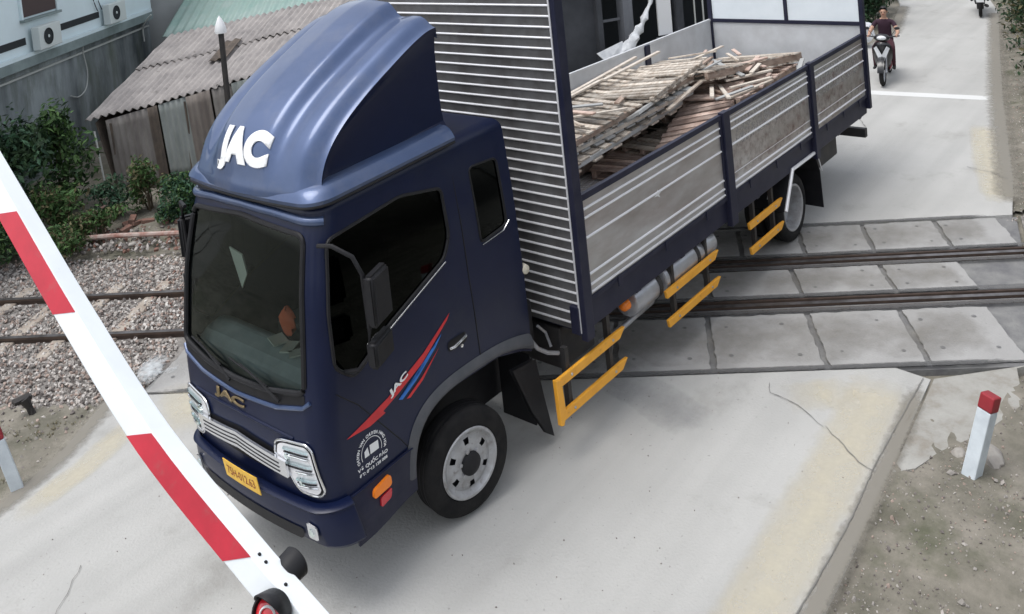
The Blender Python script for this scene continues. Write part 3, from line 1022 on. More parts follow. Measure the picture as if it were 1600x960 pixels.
# a small lorry outline inside the ring
pieces.append(flat_polys([[(cxd + 0.07, czd - 0.02), (cxd + 0.07, czd + 0.025), (cxd + 0.035, czd + 0.045), (cxd + 0.025, czd - 0.02)], [(cxd + 0.015, czd - 0.02), (cxd + 0.015, czd + 0.05), (cxd - 0.07, czd + 0.045), (cxd - 0.07, czd - 0.02)], arc_band(0.0, 0.012, 0, 2 * PI)]))
obj('door_roundel', to_surface(merge(pieces), sideL, 0.005, 0.06), 'white', truck)

# mirrors
for sgn in (1, -1):
    s = sgn
    arm = obj('mirror_arm', tube(nb(), [Vector((1.13, s * 0.90, 2.70)), Vector((1.10, s * 1.02, 2.71)), Vector((1.03, s * 1.15, 2.63)), Vector((1.0, s * 1.20, 2.50)), Vector((0.99, s * 1.20, 2.10)), Vector((1.0, s * 1.18, 1.90)), Vector((1.03, s * 1.08, 1.78)), Vector((1.06, s * 0.95, 1.74))], 0.017, 8), 'black', truck, smooth=True)
    def shell(name, x0, x1, z0, z1, y, par):
        bm = box(nb(), -(x1 - x0) / 2, (x1 - x0) / 2, -0.045, 0.045, -(z1 - z0) / 2, (z1 - z0) / 2)
        mm = Matrix.Translation(((x0 + x1) / 2, y, (z0 + z1) / 2)) @ Matrix.Rotation(s * R(22), 4, 'Z')
        bmesh.ops.transform(bm, matrix=mm, verts=bm.verts[:])
        bmesh.ops.bevel(bm, geom=bm.edges[:], offset=0.025, segments=3, affect='EDGES')
        return obj(name, bm, 'black', par, smooth=True)
    mh = shell('mirror_housing', 0.76, 1.03, 2.12, 2.50, s * 1.22, truck)
    ml = shell('lower_mirror_housing', 0.77, 1.05, 1.82, 2.02, s * 1.20, truck)
    for (par, cx, cz, wx, hz, yy) in ((mh, 0.875, 2.325, 0.19, 0.26, 1.22), (ml, 0.92, 1.93, 0.16, 0.13, 1.20)):
        bm = box(nb(), -wx / 2, wx / 2, -0.002, 0.002, -hz / 2, hz / 2)
        mm = Matrix.Translation((cx, s * yy, cz)) @ Matrix.Rotation(s * R(22), 4, 'Z') @ Matrix.Translation((0, -s * 0.047, 0))
        bmesh.ops.transform(bm, matrix=mm, verts=bm.verts[:])
        obj('mirror_glass', bm, 'chrome', par)

# interior
dash = nb()
prof = [(1.20, 1.60), (1.12, 1.66), (0.98, 1.70), (0.88, 1.66), (0.84, 1.50), (0.86, 1.2), (1.22, 1.2)]
A = [dash.verts.new((x, -0.84, z)) for x, z in prof]
B = [dash.verts.new((x, 0.84, z)) for x, z in prof]
for i in range(len(prof)):
    dash.faces.new((A[i], A[(i + 1) % len(prof)], B[(i + 1) % len(prof)], B[i]))
dash.faces.new(A[::-1])
dash.faces.new(B)
obj('dashboard', dash, 'dash', truck, bevel=0.03)
bxo('cab_floor', (-0.95, 1.2, -0.86, 0.86, 1.12, 1.18), 'black', truck)
for yy in (0.42, -0.12, -0.52):
    st_ = obj('seat', box(nb(), 0.0, 0.50, yy - 0.22, yy + 0.22, 1.30, 1.48), 'seat', truck, bevel=0.04)
    m_ = Matrix.Translation((0.0, yy, 1.46)) @ Matrix.Rotation(R(-12), 4, 'Y')
    obj('seat_back', box(nb(), -0.10, 0.03, -0.21, 0.21, 0.0, 0.62, mtx=m_), 'seat', st_, bevel=0.04)
    obj('headrest', box(nb(), -0.26, -0.16, yy - 0.12, yy + 0.12, 2.10, 2.28), 'seat', st_, bevel=0.03)
bm = nb()
cw = Vector((0.78, 0.42, 1.72))
tl = Matrix.Translation(cw) @ Matrix.Rotation(R(-62), 4, 'Y')
tube(bm, [tl @ Vector((0.20 * math.cos(2 * PI * k / 28), 0.20 * math.sin(2 * PI * k / 28), 0)) for k in range(28)], 0.014, 8, closed=True)
for a in (0.3, 2.4, 4.2):
    tube(bm, [tl @ Vector((0, 0, -0.02)), tl @ Vector((0.19 * math.cos(a), 0.19 * math.sin(a), 0))], 0.012, 6)
obj('steering_wheel', bm, 'black', truck, smooth=True)
# things lying on the dashboard and hanging in the windscreen
bm = nb()
for (x, y, a, w_, h_) in ((1.02, 0.20, 0.5, 0.16, 0.10), (1.0, 0.02, -0.3, 0.12, 0.17), (1.04, 0.33, 1.0, 0.10, 0.14)):
    box(bm, -w_ / 2, w_ / 2, -h_ / 2, h_ / 2, 0, 0.012, mtx=Matrix.Translation((x, y, 1.715)) @ Matrix.Rotation(a, 4, 'Z'))
tag(obj('dashboard_papers', bm, 'paper', None), 'small pale papers lying on the dashboard behind the windscreen', 'papers').location = (0, 0, 0)
bm = nb()
P = [Vector((0.99, -0.56, 2.36)), Vector((0.99, -0.38, 2.33)), Vector((0.97, -0.37, 2.16)), Vector((0.95, -0.50, 2.00))]
vs = [bm.verts.new(p) for p in P]
vs2 = [bm.verts.new(p + Vector((-0.012, 0, 0))) for p in P]
bm.faces.new(vs)
bm.faces.new(vs2[::-1])
for i in range(4):
    bm.faces.new((vs[i], vs2[i], vs2[(i + 1) % 4], vs[(i + 1) % 4]))
tag(obj('sun_shade', bm, 'paper'), 'cream pointed cloth pennant hanging behind the windscreen', 'pennant')
bm = nb()
bmesh.ops.create_uvsphere(bm, u_segments=12, v_segments=10, radius=0.075)
for v in bm.verts:
    v.co = Vector((v.co.x * 0.7, v.co.y * 0.8, v.co.z * 1.7)) + Vector((0.93, 0.08, 1.86)) + Vector((0, 0.05, 0)) * noise.noise(v.co * 20)
tag(obj('orange_cloth', bm, 'redcloth', smooth=True), 'orange red cloth bundled on the dashboard behind the windscreen', 'cloth')

# roof deflector
prof = [(1.17, 2.99), (1.155, 3.06), (1.10, 3.18), (1.02, 3.30), (0.90, 3.43), (0.72, 3.57), (0.48, 3.715), (0.20, 3.86), (-0.05, 3.98), (-0.24, 4.05), (-0.37, 4.07)]
def prof_at(s):
    q = s * (len(prof) - 1)
    i = min(int(q), len(prof) - 2)
    f = q - i
    p0 = Vector(prof[max(i - 1, 0)])
    p1, p2 = Vector(prof[i]), Vector(prof[i + 1])
    p3 = Vector(prof[min(i + 2, len(prof) - 1)])
    return 0.5 * ((2 * p1) + (p2 - p0) * f + (2 * p0 - 5 * p1 + 4 * p2 - p3) * f * f + (3 * p1 - p0 - 3 * p2 + p3) * f ** 3)
def dprof(s, y):
    # outward offset of the skin across the width: centre dome, groove, raised shoulder
    ay = abs(y)
    k = sstep(0.10, 0.34, s)
    inner = 0.40 - 0.03 * s
    dome = (0.040 + 0.075 * s) * (1 - sstep(inner - 0.09, inner + 0.05, ay)) * k + 0.05 * (1 - (y / 0.6) ** 2) * (1 - ay / 0.8 if ay < 0.8 else 0)
    sh = 0.018 * sstep(inner + 0.07, 0.58, ay) * k
    rnd_ = -0.10 * (sstep(0.62, 0.80, ay) ** 1.6)
    return dome + sh + rnd_
def defl(y, s, off=0.0):
    # y across, s along 0..1
    p = prof_at(s)
    e = 0.01
    d = (prof_at(min(1, s + e)) - prof_at(max(0, s - e))).normalized()
    n = Vector((-d.y, d.x)) * -1
    if n.y < 0 and n.x < 0:
        n = -n
    wid = 0.80 - 0.03 * s + 0.05 * (1 - sstep(0.0, 0.2, s))
    yy = y / 0.80 * wid
    bow = -0.09 * (y / 0.8) ** 2 * (1 - s * 0.7)
    h = dprof(s, y) + off
    return Vector((p.x + n.x * h + bow, yy, p.y + n.y * h))
def deflector_bm():
    bm = nb()
    nu, nv = 70, 64
    g = []
    for i in range(nv + 1):
        g.append([bm.verts.new(defl(-0.80 + 1.6 * j / nu, i / nv)) for j in range(nu + 1)])
    for i in range(nv):
        for j in range(nu):
            bm.faces.new((g[i][j], g[i][j + 1], g[i + 1][j + 1], g[i + 1][j]))
    # side walls: set back from the shoulder, running down to the base
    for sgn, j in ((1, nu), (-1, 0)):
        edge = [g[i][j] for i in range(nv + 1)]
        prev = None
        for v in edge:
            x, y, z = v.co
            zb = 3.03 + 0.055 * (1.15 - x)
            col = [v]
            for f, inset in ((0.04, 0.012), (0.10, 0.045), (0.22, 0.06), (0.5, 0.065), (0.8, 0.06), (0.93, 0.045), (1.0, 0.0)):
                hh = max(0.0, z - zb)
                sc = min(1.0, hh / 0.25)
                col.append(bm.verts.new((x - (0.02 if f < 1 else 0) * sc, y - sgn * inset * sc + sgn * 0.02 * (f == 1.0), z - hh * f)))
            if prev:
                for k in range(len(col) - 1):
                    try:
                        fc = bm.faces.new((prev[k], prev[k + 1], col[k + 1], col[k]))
                        fc.material_index = 1  # darker navy on the side walls: shade put into the colour of one paint
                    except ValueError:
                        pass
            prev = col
    # back edge: thin return of the shell
    top = g[nv]
    low = [bm.verts.new((v.co.x - 0.03, v.co.y * 0.97, v.co.z - 0.10)) for v in top]
    for j in range(nu):
        bm.faces.new((top[j], top[j + 1], low[j + 1], low[j]))
    bmesh.ops.recalc_face_normals(bm, faces=bm.faces[:])
    return bm
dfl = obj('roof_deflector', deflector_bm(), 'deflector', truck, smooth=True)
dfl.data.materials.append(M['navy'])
def skirt_bm():
    bm = nb()
    rows = []
    for (z, ins, ) in ((2.945, -0.012), (2.985, -0.02), (3.02, 0.0), (3.055, 0.03), (3.075, 0.075), (3.08, 0.14)):
        row = []
        w, F = 0.885 - ins, 1.165 - ins
        n = 46
        pts = [(-0.36, w)] + [(-0.36 + (F - 0.26 + 0.36) * k / 12, w) for k in range(1, 12)]
        for k in range(n + 1):
            y = w * math.sin(PI / 2 - PI * k / n)
            q = max(0.0, (abs(y) - (w - 0.18)) / 0.18)
            q = min(q, 1.0)
            pts.append((F - 0.07 * (y / w) ** 2 - 0.18 * (1 - math.sqrt(max(0, 1 - q * q))), y))
        pts += [(-0.36 + (F - 0.26 + 0.36) * k / 12, -w) for k in range(11, 0, -1)] + [(-0.36, -w)]
        for x, y in pts:
            row.append(bm.verts.new((x, y, z + 0.055 * (1.15 - x))))
        rows.append(row)
    for a, b in zip(rows, rows[1:]):
        for k in range(len(a) - 1):
            bm.faces.new((a[k], a[k + 1], b[k + 1], b[k]))
    bmesh.ops.recalc_face_normals(bm, faces=bm.faces[:])
    return bm
obj('deflector_skirt', skirt_bm(), 'deflector', dfl, smooth=True)
pts = []
for k in range(47):
    w, F = 0.893, 1.172
    y = w * math.sin(PI / 2 - PI * k / 46)
    q = min(1.0, max(0.0, (abs(y) - (w - 0.18)) / 0.18))
    x = F - 0.07 * (y / w) ** 2 - 0.18 * (1 - math.sqrt(max(0, 1 - q * q)))
    pts.append(Vector((x, y, 2.945 + 0.055 * (1.15 - x))))
pts = [Vector((-0.36, 0.893, 3.028))] + pts + [Vector((-0.36, -0.893, 3.028))]
obj('skirt_gasket', tube(nb(), pts, 0.014, 8), 'black', dfl, smooth=True)
# visor lip at the top of the windscreen
surf_line('visor_lip', [(-0.84, 2.83), (-0.4, 2.865), (0, 2.875), (0.4, 2.865), (0.84, 2.83)], front, 0.035, 'deflector', truck, 0.004, closed=False, flat=1.0, seg=12)

# letters on the deflector, laid on its curved skin; a = -y, b = height
def s_of_z(z):
    lo, hi = 0.0, 1.0
    for _ in range(30):
        mdl = (lo + hi) / 2
        if prof_at(mdl).y < z:
            lo = mdl
        else:
            hi = mdl
    return lo
obj('deflector_lettering', to_surface(move2(text_bm('JAC', bold=0.075, width=0.62, height=0.265, spacing=1.05), 0.05, 3.245), lambda a, b, o: defl(a, s_of_z(b), o), 0.004, 0.03, 0.008), 'white', dfl)

# wheels
def tyre_prof(r0, r1, w):
    return [(r0, -w / 2 + 0.02), (r0 + 0.02, -w / 2), (r1 - 0.07, -w / 2 - 0.008), (r1 - 0.02, -w / 2 + 0.012), (r1, -w / 2 + 0.04), (r1, 0), (r1, w / 2 - 0.04), (r1 - 0.02, w / 2 - 0.012), (r1 - 0.07, w / 2 + 0.008), (r0 + 0.02, w / 2), (r0, w / 2 - 0.02)]
def wheel(name, x, y, z, sgn, steer=0.0, rim_r=0.285, tr=0.44, w=0.23, dual=False, dish=0.0):
    root = obj(name, lathe(nb(), tyre_prof(rim_r, tr, w), 64, 'Y'), 'rubber', truck, smooth=True)
    root.location = (x, y, z)
    root.rotation_euler = (0, 0, steer)
    # tread grooves
    bm = nb()
    for yy in (-0.05, 0.0, 0.05):
        lathe(bm, [(tr + 0.001, yy - 0.006), (tr + 0.001, yy + 0.006)], 64, 'Y')
    obj('tread_groove', bm, 'black', root)
    o = sgn * (w / 2)
    if not dual:
        prof_ = [(rim_r + 0.012, o * 1.0), (rim_r + 0.004, o * 1.08), (rim_r - 0.012, o * 1.05), (rim_r - 0.03, o * 0.82), (rim_r - 0.05, o * 0.74), (0.207, o * 0.80), (0.195, o * 0.85), (0.183, o * 0.88), (0.174, o * 0.88), (0.165, o * 0.88), (0.156, o * 0.88), (0.145, o * 0.90), (0.13, o * 0.95), (0.085, o * 0.96)]
        def skip(i, k):
            if 5 <= i <= 9:
                a = (k % 12) - 5
                return abs(a) <= (1.5, 2.0, 2.2, 2.0, 1.5)[i - 5] * 0.9
            return False
        rim = obj('wheel_rim', lathe(nb(), prof_, 72, 'Y', skip=skip), 'rim', root, smooth=True)
        obj('brake_drum', lathe(nb(), [(0.25, o * 0.2), (0.24, o * 0.55), (0.0, o * 0.56)], 32, 'Y'), 'black', root)
        hub = obj('wheel_hub', lathe(nb(), [(0.095, o * 0.9), (0.092, o * 1.18), (0.066, o * 1.3), (0.03, o * 1.36), (0.0, o * 1.36)], 24, 'Y'), 'black', root, smooth=True)
        for k in range(6):
            a = 2 * PI * k / 6 + 0.3
            bm = nb()
            lathe(bm, [(0.017, o * 0.92), (0.017, o * 1.12), (0.0, o * 1.13)], 6, 'Y', cen=(0.108 * math.cos(a), 0, 0.108 * math.sin(a)))
            obj('wheel_nut', bm, 'rim', root)
    else:
        prof_ = [(rim_r + 0.012, o * 1.0), (rim_r + 0.002, o * 1.06), (rim_r - 0.018, o * 1.0), (rim_r - 0.03, o * 0.6), (rim_r - 0.04, -o * 0.5), (rim_r - 0.09, -o * 0.8), (0.10, -o * 0.85), (0.08, -o * 0.4), (0.07, o * 0.2), (0.0, o * 0.25)]
        obj('wheel_rim', lathe(nb(), prof_, 48, 'Y'), 'rim', root, smooth=True)
        obj('inner_tyre', lathe(nb(), [(a, b - sgn * 0.28) for a, b in tyre_prof(rim_r, tr, w)], 48, 'Y'), 'rubber', root, smooth=True)
    return root
wheel('front_wheel', -0.04, 0.90, 0.44, 1, R(-8), rim_r=0.275, tr=0.435)
wheel('front_wheel', -0.04, -0.90, 0.44, -1, R(-8), rim_r=0.275, tr=0.435)
wheel('rear_wheel', -6.25, 1.08, 0.44, 1, 0, 0.30, 0.45, 0.23, dual=True)
wheel('rear_wheel', -6.25, -1.08, 0.44, -1, 0, 0.30, 0.45, 0.23, dual=True)
obj('front_axle', tube(nb(), [Vector((0, -0.8, 0.42)), Vector((0, 0.8, 0.42))], 0.05, 8), 'chassis', truck)
obj('rear_axle', tube(nb(), [Vector((-6.25, -0.9, 0.44)), Vector((-6.25, -0.2, 0.44)), Vector((-6.25, 0, 0.44)), Vector((-6.25, 0.2, 0.44)), Vector((-6.25, 0.9, 0.44))], [0.07, 0.08, 0.2, 0.08, 0.07], 12), 'chassis', truck)

# chassis
for yy in (0.38, -0.38):
    bxo('chassis_rail', (-9.0, 1.1, yy - 0.04, yy + 0.04, 0.66, 0.92), 'chassis', truck)
for xx in (-8.5, -7.2, -5.2, -3.9, -2.5, -1.2, 0.9):
    bxo('crossmember', (xx - 0.05, xx + 0.05, -0.34, 0.34, 0.72, 0.88), 'chassis', truck)
for xx in (-1.5, -2.4, -3.3, -4.35, -5.2, -6.2, -7.1, -8.0, -8.9):
    bxo('floor_bearer', (xx - 0.04, xx + 0.04, -1.22, 1.22, 0.93, 1.10), 'navy_dark', truck)
bxo('engine_block', (-0.8, 0.7, -0.33, 0.33, 0.55, 1.05), 'chassis', truck, bevel=0.05)
bxo('battery_box', (-1.95, -1.42, 0.42, 0.95, 0.52, 0.92), 'chassis', truck, bevel=0.02)
bxo('air_filter_box', (-1.18, -1.02, 0.55, 0.85, 0.9, 1.3), 'black', truck, bevel=0.03)
obj('hose', tube(nb(), [Vector((-1.03, 0.88, 1.02)), Vector((-1.1, 0.93, 0.88)), Vector((-1.2, 0.96, 0.80)), Vector((-1.33, 0.98, 0.74))], 0.02, 8), 'alu', truck, smooth=True)
obj('hose', tube(nb(), [Vector((-1.28, 0.80, 0.98)), Vector((-1.34, 0.84, 0.90)), Vector((-1.33, 0.90, 0.78))], 0.014, 8), 'alu', truck, smooth=True)
ih = obj('intake_horn', tube(nb(), [Vector((-1.05, 0.84, 1.28)), Vector((-1.05, 0.86, 1.5)), Vector((-1.05, 0.88, 1.62))], [0.025, 0.03, 0.035], 10), 'chassis', truck, smooth=True)
obj('marker_lamp', lathe(nb(), [(0.0, 0.03), (0.04, 0.02), (0.05, -0.03), (0.0, -0.035)], 14, 'Y', cen=(-1.03, 0.94, 1.66)), 'paper', ih, smooth=True)
bxo('mudflap', (-0.98, -0.965, 0.55, 0.94, 0.22, 0.88), 'black', truck)
bm = nb()
P = [(-0.66, 0.90), (-0.98, 0.86), (-1.04, 0.5), (-1.13, 0.05), (-1.03, 0.13), (-0.86, 0.42), (-0.75, 0.68)]
for yy in (1.0, 0.96):
    bm.faces.new([bm.verts.new((x, yy, z)) for x, z in P])
obj('wheel_spray_guard', bm, 'black', truck)

# tanks, lamp and pipe under the bed
tk = obj('air_tank', nb(), 'alu', truck)
bpy.data.objects.remove(tk)
def tank(x0, x1, zc, r, y, m='alu'):
    bm = nb()
    P = [(0, x0), (r * 0.7, x0 + 0.003), (r * 0.95, x0 + 0.02), (r, x0 + 0.05), (r, x1 - 0.05), (r * 0.95, x1 - 0.02), (r * 0.7, x1 - 0.003), (0, x1)]
    lathe(bm, P, 28, 'X', cen=(0, y, zc))
    return obj('fuel_tank', bm, m, truck, smooth=True)
t1 = tank(-2.86, -2.34, 0.80, 0.15, 1.08)
t2 = tank(-4.08, -2.92, 0.80, 0.15, 1.08)
for par, xx in ((t2, -3.02), (t2, -3.62), (t1, -2.80)):
    obj('tank_strap', lathe(nb(), [(0.15, xx - 0.03), (0.157, xx - 0.03), (0.157, xx + 0.03), (0.15, xx + 0.03)], 28, 'X', cen=(0, 1.08, 0.80)), 'chassis', par)
obj('side_marker_lamp', lathe(nb(), [(0.0, 0.05), (0.03, 0.045), (0.055, 0.02), (0.06, -0.04), (0.0, -0.04)], 16, 'X', cen=(-2.20, 1.16, 0.86)), 'orange', truck, smooth=True)
obj('exhaust_pipe', tube(nb(), [Vector((-2.0, 0.98, 0.52)), Vector((-2.3, 1.02, 0.54)), Vector((-2.9, 1.02, 0.56)), Vector((-3.1, 0.95, 0.56))], 0.032, 10), 'alu', truck, smooth=True)

# amber side guards
def guard_bar(x0, x1, z, h, par=None):
    bm = nb()
    P = [(x0, z + h / 2), (x1 + 0.10, z + h / 2), (x1, z + h * 0.42), (x1 + 0.10, z - h / 2), (x0 - 0.02, z - h / 2)]
    for yy in (1.235, 1.27):
        bm.faces.new([bm.verts.new((x, yy, zz)) for x, zz in P])
    n = len(P)
    bm.verts.ensure_lookup_table()
    for i in range(n):
        bm.faces.new((bm.verts[i], bm.verts[(i + 1) % n], bm.verts[n + (i + 1) % n], bm.verts[n + i]))
    bmesh.ops.recalc_face_normals(bm, faces=bm.faces[:])
    return obj('side_guard_bar', bm, 'amber_rail', par or truck, bevel=0.006)
for (x0, x1) in ((-0.92, -2.03), (-2.82, -4.0), (-4.80, -5.78)):
    top_ = guard_bar(x0, x1, 0.715, 0.085)
    guard_bar(x0, x1, 0.405, 0.085)
    for xx in (x0 - 0.22, x1 + 0.22):
        for zz_ in (0.405, 0.715):
            obj('guard_bolt', lathe(nb(), [(0.014, 0.0), (0.012, 0.008), (0.0, 0.009)], 8, 'Y', cen=(xx, 1.27, zz_)), 'alu', top_)
        bxo('guard_bracket', (xx - 0.025, xx + 0.025, 1.18, 1.232, 0.33, 0.95), 'chassis', truck)
bm = nb()
P = [(-0.905, 0.77), (-0.985, 0.74), (-1.005, 0.42), (-0.96, 0.33), (-0.92, 0.345)]
for yy in (1.232, 1.276):
    bm.faces.new([bm.verts.new((x, yy, zz)) for x, zz in P])
bm.verts.ensure_lookup_table()
for i in range(5):
    bm.faces.new((bm.verts[i], bm.verts[(i + 1) % 5], bm.verts[5 + (i + 1) % 5], bm.verts[5 + i]))
bmesh.ops.recalc_face_normals(bm, faces=bm.faces[:])
obj('side_guard_upright', bm, 'amber_rail', truck, bevel=0.006)

# rear mudguard with a bright edge
mg = obj('rear_mudguard', nb(), 'black', truck)
bpy.data.objects.remove(mg)
Q = [(-5.78, 0.56), (-6.08, 1.00), (-6.9, 1.0), (-7.05, 0.70), (-7.08, 0.17)]
bm = nb()
rows = [[bm.verts.new((x, 0.62, z)), bm.verts.new((x, 1.27, z))] for x, z in Q]
for a, b in zip(rows, rows[1:]):
    bm.faces.new((a[0], a[1], b[1], b[0]))
mg = obj('rear_mudguard', bm, 'black', truck)
mg.modifiers.new('thick', 'SOLIDIFY').thickness = 0.015
obj('bright_edge', tube(nb(), [Vector((-5.80, 1.29, 0.56)), Vector((-6.10, 1.29, 1.02)), Vector((-6.92, 1.29, 1.015))], 0.024, 8), 'rib', mg)
obj('thin_edge', tube(nb(), [Vector((-6.92, 1.29, 1.015)), Vector((-7.07, 1.29, 0.70))], 0.009, 6), 'rib', mg)
bxo('rear_tool_box', (-8.05, -7.25, 0.7, 1.15, 0.62, 1.0), 'chassis', truck, bevel=0.03)
sr = obj('reflector_stalk', tube(nb(), [Vector((-5.62, 1.14, 0.76)), Vector((-5.66, 1.16, 0.95))], 0.010, 6), 'rib', truck)
obj('small_red_lamp', lathe(nb(), [(0, 0.02), (0.03, 0.012), (0.034, -0.02), (0, -0.02)], 12, 'Y', cen=(-5.67, 1.17, 0.98)), 'redlens', sr)
bxo('rear_underrun_bar', (-9.15, -9.05, -1.15, 1.22, 0.58, 0.72), 'chassis', truck, bevel=0.01)
for yy in (-0.4, 0.4):
    bxo('underrun_bracket', (-9.1, -8.95, yy - 0.04, yy + 0.04, 0.7, 0.95), 'chassis', truck)

# cargo bed
XF, XR, YB, ZB, ZT = -1.34, -9.06, 1.296, 1.25, 2.245
bed_ = bxo('bed_floor', (XR, XF - 0.05, -1.25, 1.24, 1.10, 1.20), 'bed', truck)
bm = nb()
for k in range(24):
    yy = -1.2 + 0.1 * k
    box(bm, XR + 0.05, XF - 0.1, yy, yy + 0.055, 1.2, 1.222)
obj('bed_floor_ribs', bm, 'rib', bed_)
for s in (1, -1):
    bxo('bed_side_sill', (XR, XF + 0.02, s * 1.17, s * 1.27) [:2] + ((1.17, 1.27) if s > 0 else (-1.27, -1.17)) + (0.98, 1.245), 'navy_dark', truck, bevel=0.01)
# pillars and drop sides of the left (near) side
pill = [(-1.46, -1.34), (-4.42, -4.26), (-6.97, -6.84), (-9.12, -9.03)]
for i, (a, b) in enumerate(pill):
    top_z = (4.45, ZT + 0.02, ZT + 0.02, 3.5)[i]
    bxo('stake_pillar', (a, b, 1.265, 1.335, 0.93 if i != 3 else 1.06, top_z), 'navy_dark', truck, bevel=0.006)
    bxo('stake_pillar', (a, b, -1.305, -1.235, 0.93, (4.45, 2.40, 2.40, 3.5)[i]), 'navy_dark', truck, bevel=0.006)
def drop_side(x0, x1, ribs, fine):
    # frame, pressed sheet, bright ribs
    pn = bxo('side_board', (x1 + 0.03, x0 - 0.03, 1.272, 1.292, ZB + 0.03, ZT - 0.05), 'steel', truck)
    bm = nb()
    box(bm, x1 + 0.001, x0 - 0.001, 1.262, 1.312, ZT - 0.06, ZT)
    box(bm, x1 + 0.001, x0 - 0.001, 1.262, 1.306, ZB - 0.005, ZB + 0.04)
    box(bm, x1 + 0.001, x1 + 0.04, 1.262, 1.309, ZB + 0.0405, ZT - 0.0605)
    box(bm, x0 - 0.04, x0 - 0.001, 1.262, 1.309, ZB + 0.0405, ZT - 0.0605)
    obj('board_frame', bm, 'navy_dark', pn, bevel=0.004)
    for q in (0.18, 0.5, 0.82):
        xh = x0 + (x1 - x0) * q
        bxo('hinge', (xh - 0.035, xh + 0.035, 1.3065, 1.318, ZB - 0.05, ZB + 0.05), 'navy_dark', pn, bevel=0.004)
    for z in ribs:
        bm = tube(nb(), [Vector((x0 - 0.045, 1.296, z)), Vector((x1 + 0.045, 1.296, z))], 0.0125, 8)
        obj('pressed_rib', bm, 'rib', pn, smooth=True)
    for z in fine:
        bm = tube(nb(), [Vector((x0 - 0.045, 1.293, z)), Vector((x1 + 0.045, 1.293, z))], 0.007, 6)
        obj('shallow_rib', bm, 'steel', pn, smooth=True)
drop_side(-1.465, -4.255, (2.10, 2.015, 1.83, 1.49, 1.39, 1.32), ())
drop_side(-4.425, -6.835, (2.10, 2.015, 1.83, 1.39, 1.32), (1.49, 2.15))
drop_side(-6.975, -9.025, (2.015, 1.83, 1.37), (2.10, 1.49))
m_print = paint_mat('scuffed_print', (0.42, 0.41, 0.40), 1.38, 1.5, 26)
m_print2 = paint_mat('rusty_scuff', (0.22, 0.10, 0.08), 1.36, 1.7, 7)
def print_patch(x0, x1, z0, z1, m, y=1.2945):
    bm = nb()
    bm.faces.new([bm.verts.new(v) for v in ((x0, y, z0), (x1, y, z0), (x1, y, z1), (x0, y, z1))])
    o = obj('scuffed_sticker', bm, m, truck)
    at = o.data.attributes.new('wear', 'FLOAT', 'POINT')
    for q in at.data:
        q.value = 0.9
    return o
print_patch(-4.6, -6.6, 1.78, 2.12, m_print)
print_patch(-7.1, -8.8, 1.72, 2.08, m_print)
print_patch(-4.5, -6.75, 1.42, 1.80, m_print2, 1.2935)
print_patch(-7.0, -8.95, 1.32, 1.95, m_print2, 1.2935)
obj('dent_mark', flat_polys([[(0, 0), (0.05, 0.015), (0.08, 0.06), (0.10, 0.02), (0.17, 0.03), (0.10, -0.005), (0.12, -0.04), (0.07, -0.01)]]), 'white', truck)
dm = bpy.data.objects['dent_mark']
for v in dm.data.vertices:
    v.co = Vector((-2.72 - v.co.x, 1.2938, 1.80 + v.co.y))
# far side boards
rb = bxo('side_board', (XR, XF - 0.1, -1.29, -1.27, 1.25, 2.38), 'inner_panel', truck)
rb['label'] = 'grey inner face of the far side board'
bxo('board_top_rail', (XR, XF - 0.1, -1.3, -1.26, 2.3805, 2.42), 'inner_panel', rb)
# rear gate: grey lower board, pale upper board in dark frames
rg = bxo('rear_gate', (XR - 0.02, XR, -1.235, 1.262, 1.22, 2.36), 'inner_panel', truck)
bm = nb()
box(bm, XR - 0.025, XR + 0.02, -1.235, 1.262, 2.365, 2.42)
box(bm, XR - 0.025, XR + 0.02, 0.06, 0.115, 2.4205, 3.44)
box(bm, XR - 0.025, XR + 0.02, -1.235, 1.262, 3.4405, 3.5)
obj('gate_frame', bm, 'navy_dark', rg)
for (a, b) in ((-1.23, 0.055), (0.12, 1.26)):
    bxo('upper_gate_panel', (XR - 0.015, XR, a, b, 2.425, 3.435), 'gate_panel', rg)

# front wall of the bed: ribbed sheet
fw = bxo('front_bulkhead', (XF - 0.06, XF - 0.03, -1.235, 1.262, 1.0, 4.4), 'steel_dark', truck)
for k in range(34):
    z = 1.06 + 0.0985 * k
    obj('bulkhead_rib', tube(nb(), [Vector((XF - 0.028, -1.23, z)), Vector((XF - 0.028, 1.255, z))], 0.0115, 6), 'rib', fw)
bxo('edge_strip', (XF + 0.001, XF + 0.008, 1.262, 1.278, 1.0, 4.45), 'rib', fw)
bxo('bulkhead_top_rail', (-1.46, -1.34, -1.235, 1.262, 4.4005, 4.47), 'navy_dark', fw)

# ------------------------------------------------------------------ uneven dirt beside the road
def dirt_sheet(name, x0, x1, y0, y1, step, inside, zfn):
    bm = nb()
    nx, ny = int((x1 - x0) / step), int((y1 - y0) / step)
    vs = {}
    def V(i, j):
        if (i, j) not in vs:
            x, y = x0 + i * step, y0 + j * step
            vs[(i, j)] = bm.verts.new((x, y, zfn(x, y)))
        return vs[(i, j)]
    for i in range(nx):
        for j in range(ny):
            if inside(x0 + (i + 0.5) * step, y0 + (j + 0.5) * step):
                bm.faces.new((V(i, j), V(i + 1, j), V(i + 1, j + 1), V(i, j + 1)))
    return tag(obj(name, bm, m_dirt, smooth=True), None, None, kind='structure')
def tval(x, y): return x * NR.x + y * NR.y
def sval(x, y): return x * DR.x + y * DR.y
right_edge = [(10, 3.9), (-0.64, 3.60), (-3.86, 3.45), (-8.4, 3.2), (-14.07, 2.05), (-18.3, 1.15), (-23.3, 0.1), (-30, -2)]
def edge_y(x, tab):
    tt = sorted(tab)
    return interp(x, tt)
def right_in(x, y):
    if y < edge_y(x, right_edge):
        return False
    if x < -3.9 and 1.1 < tval(x, y) < 5.1:
        return False
    return True
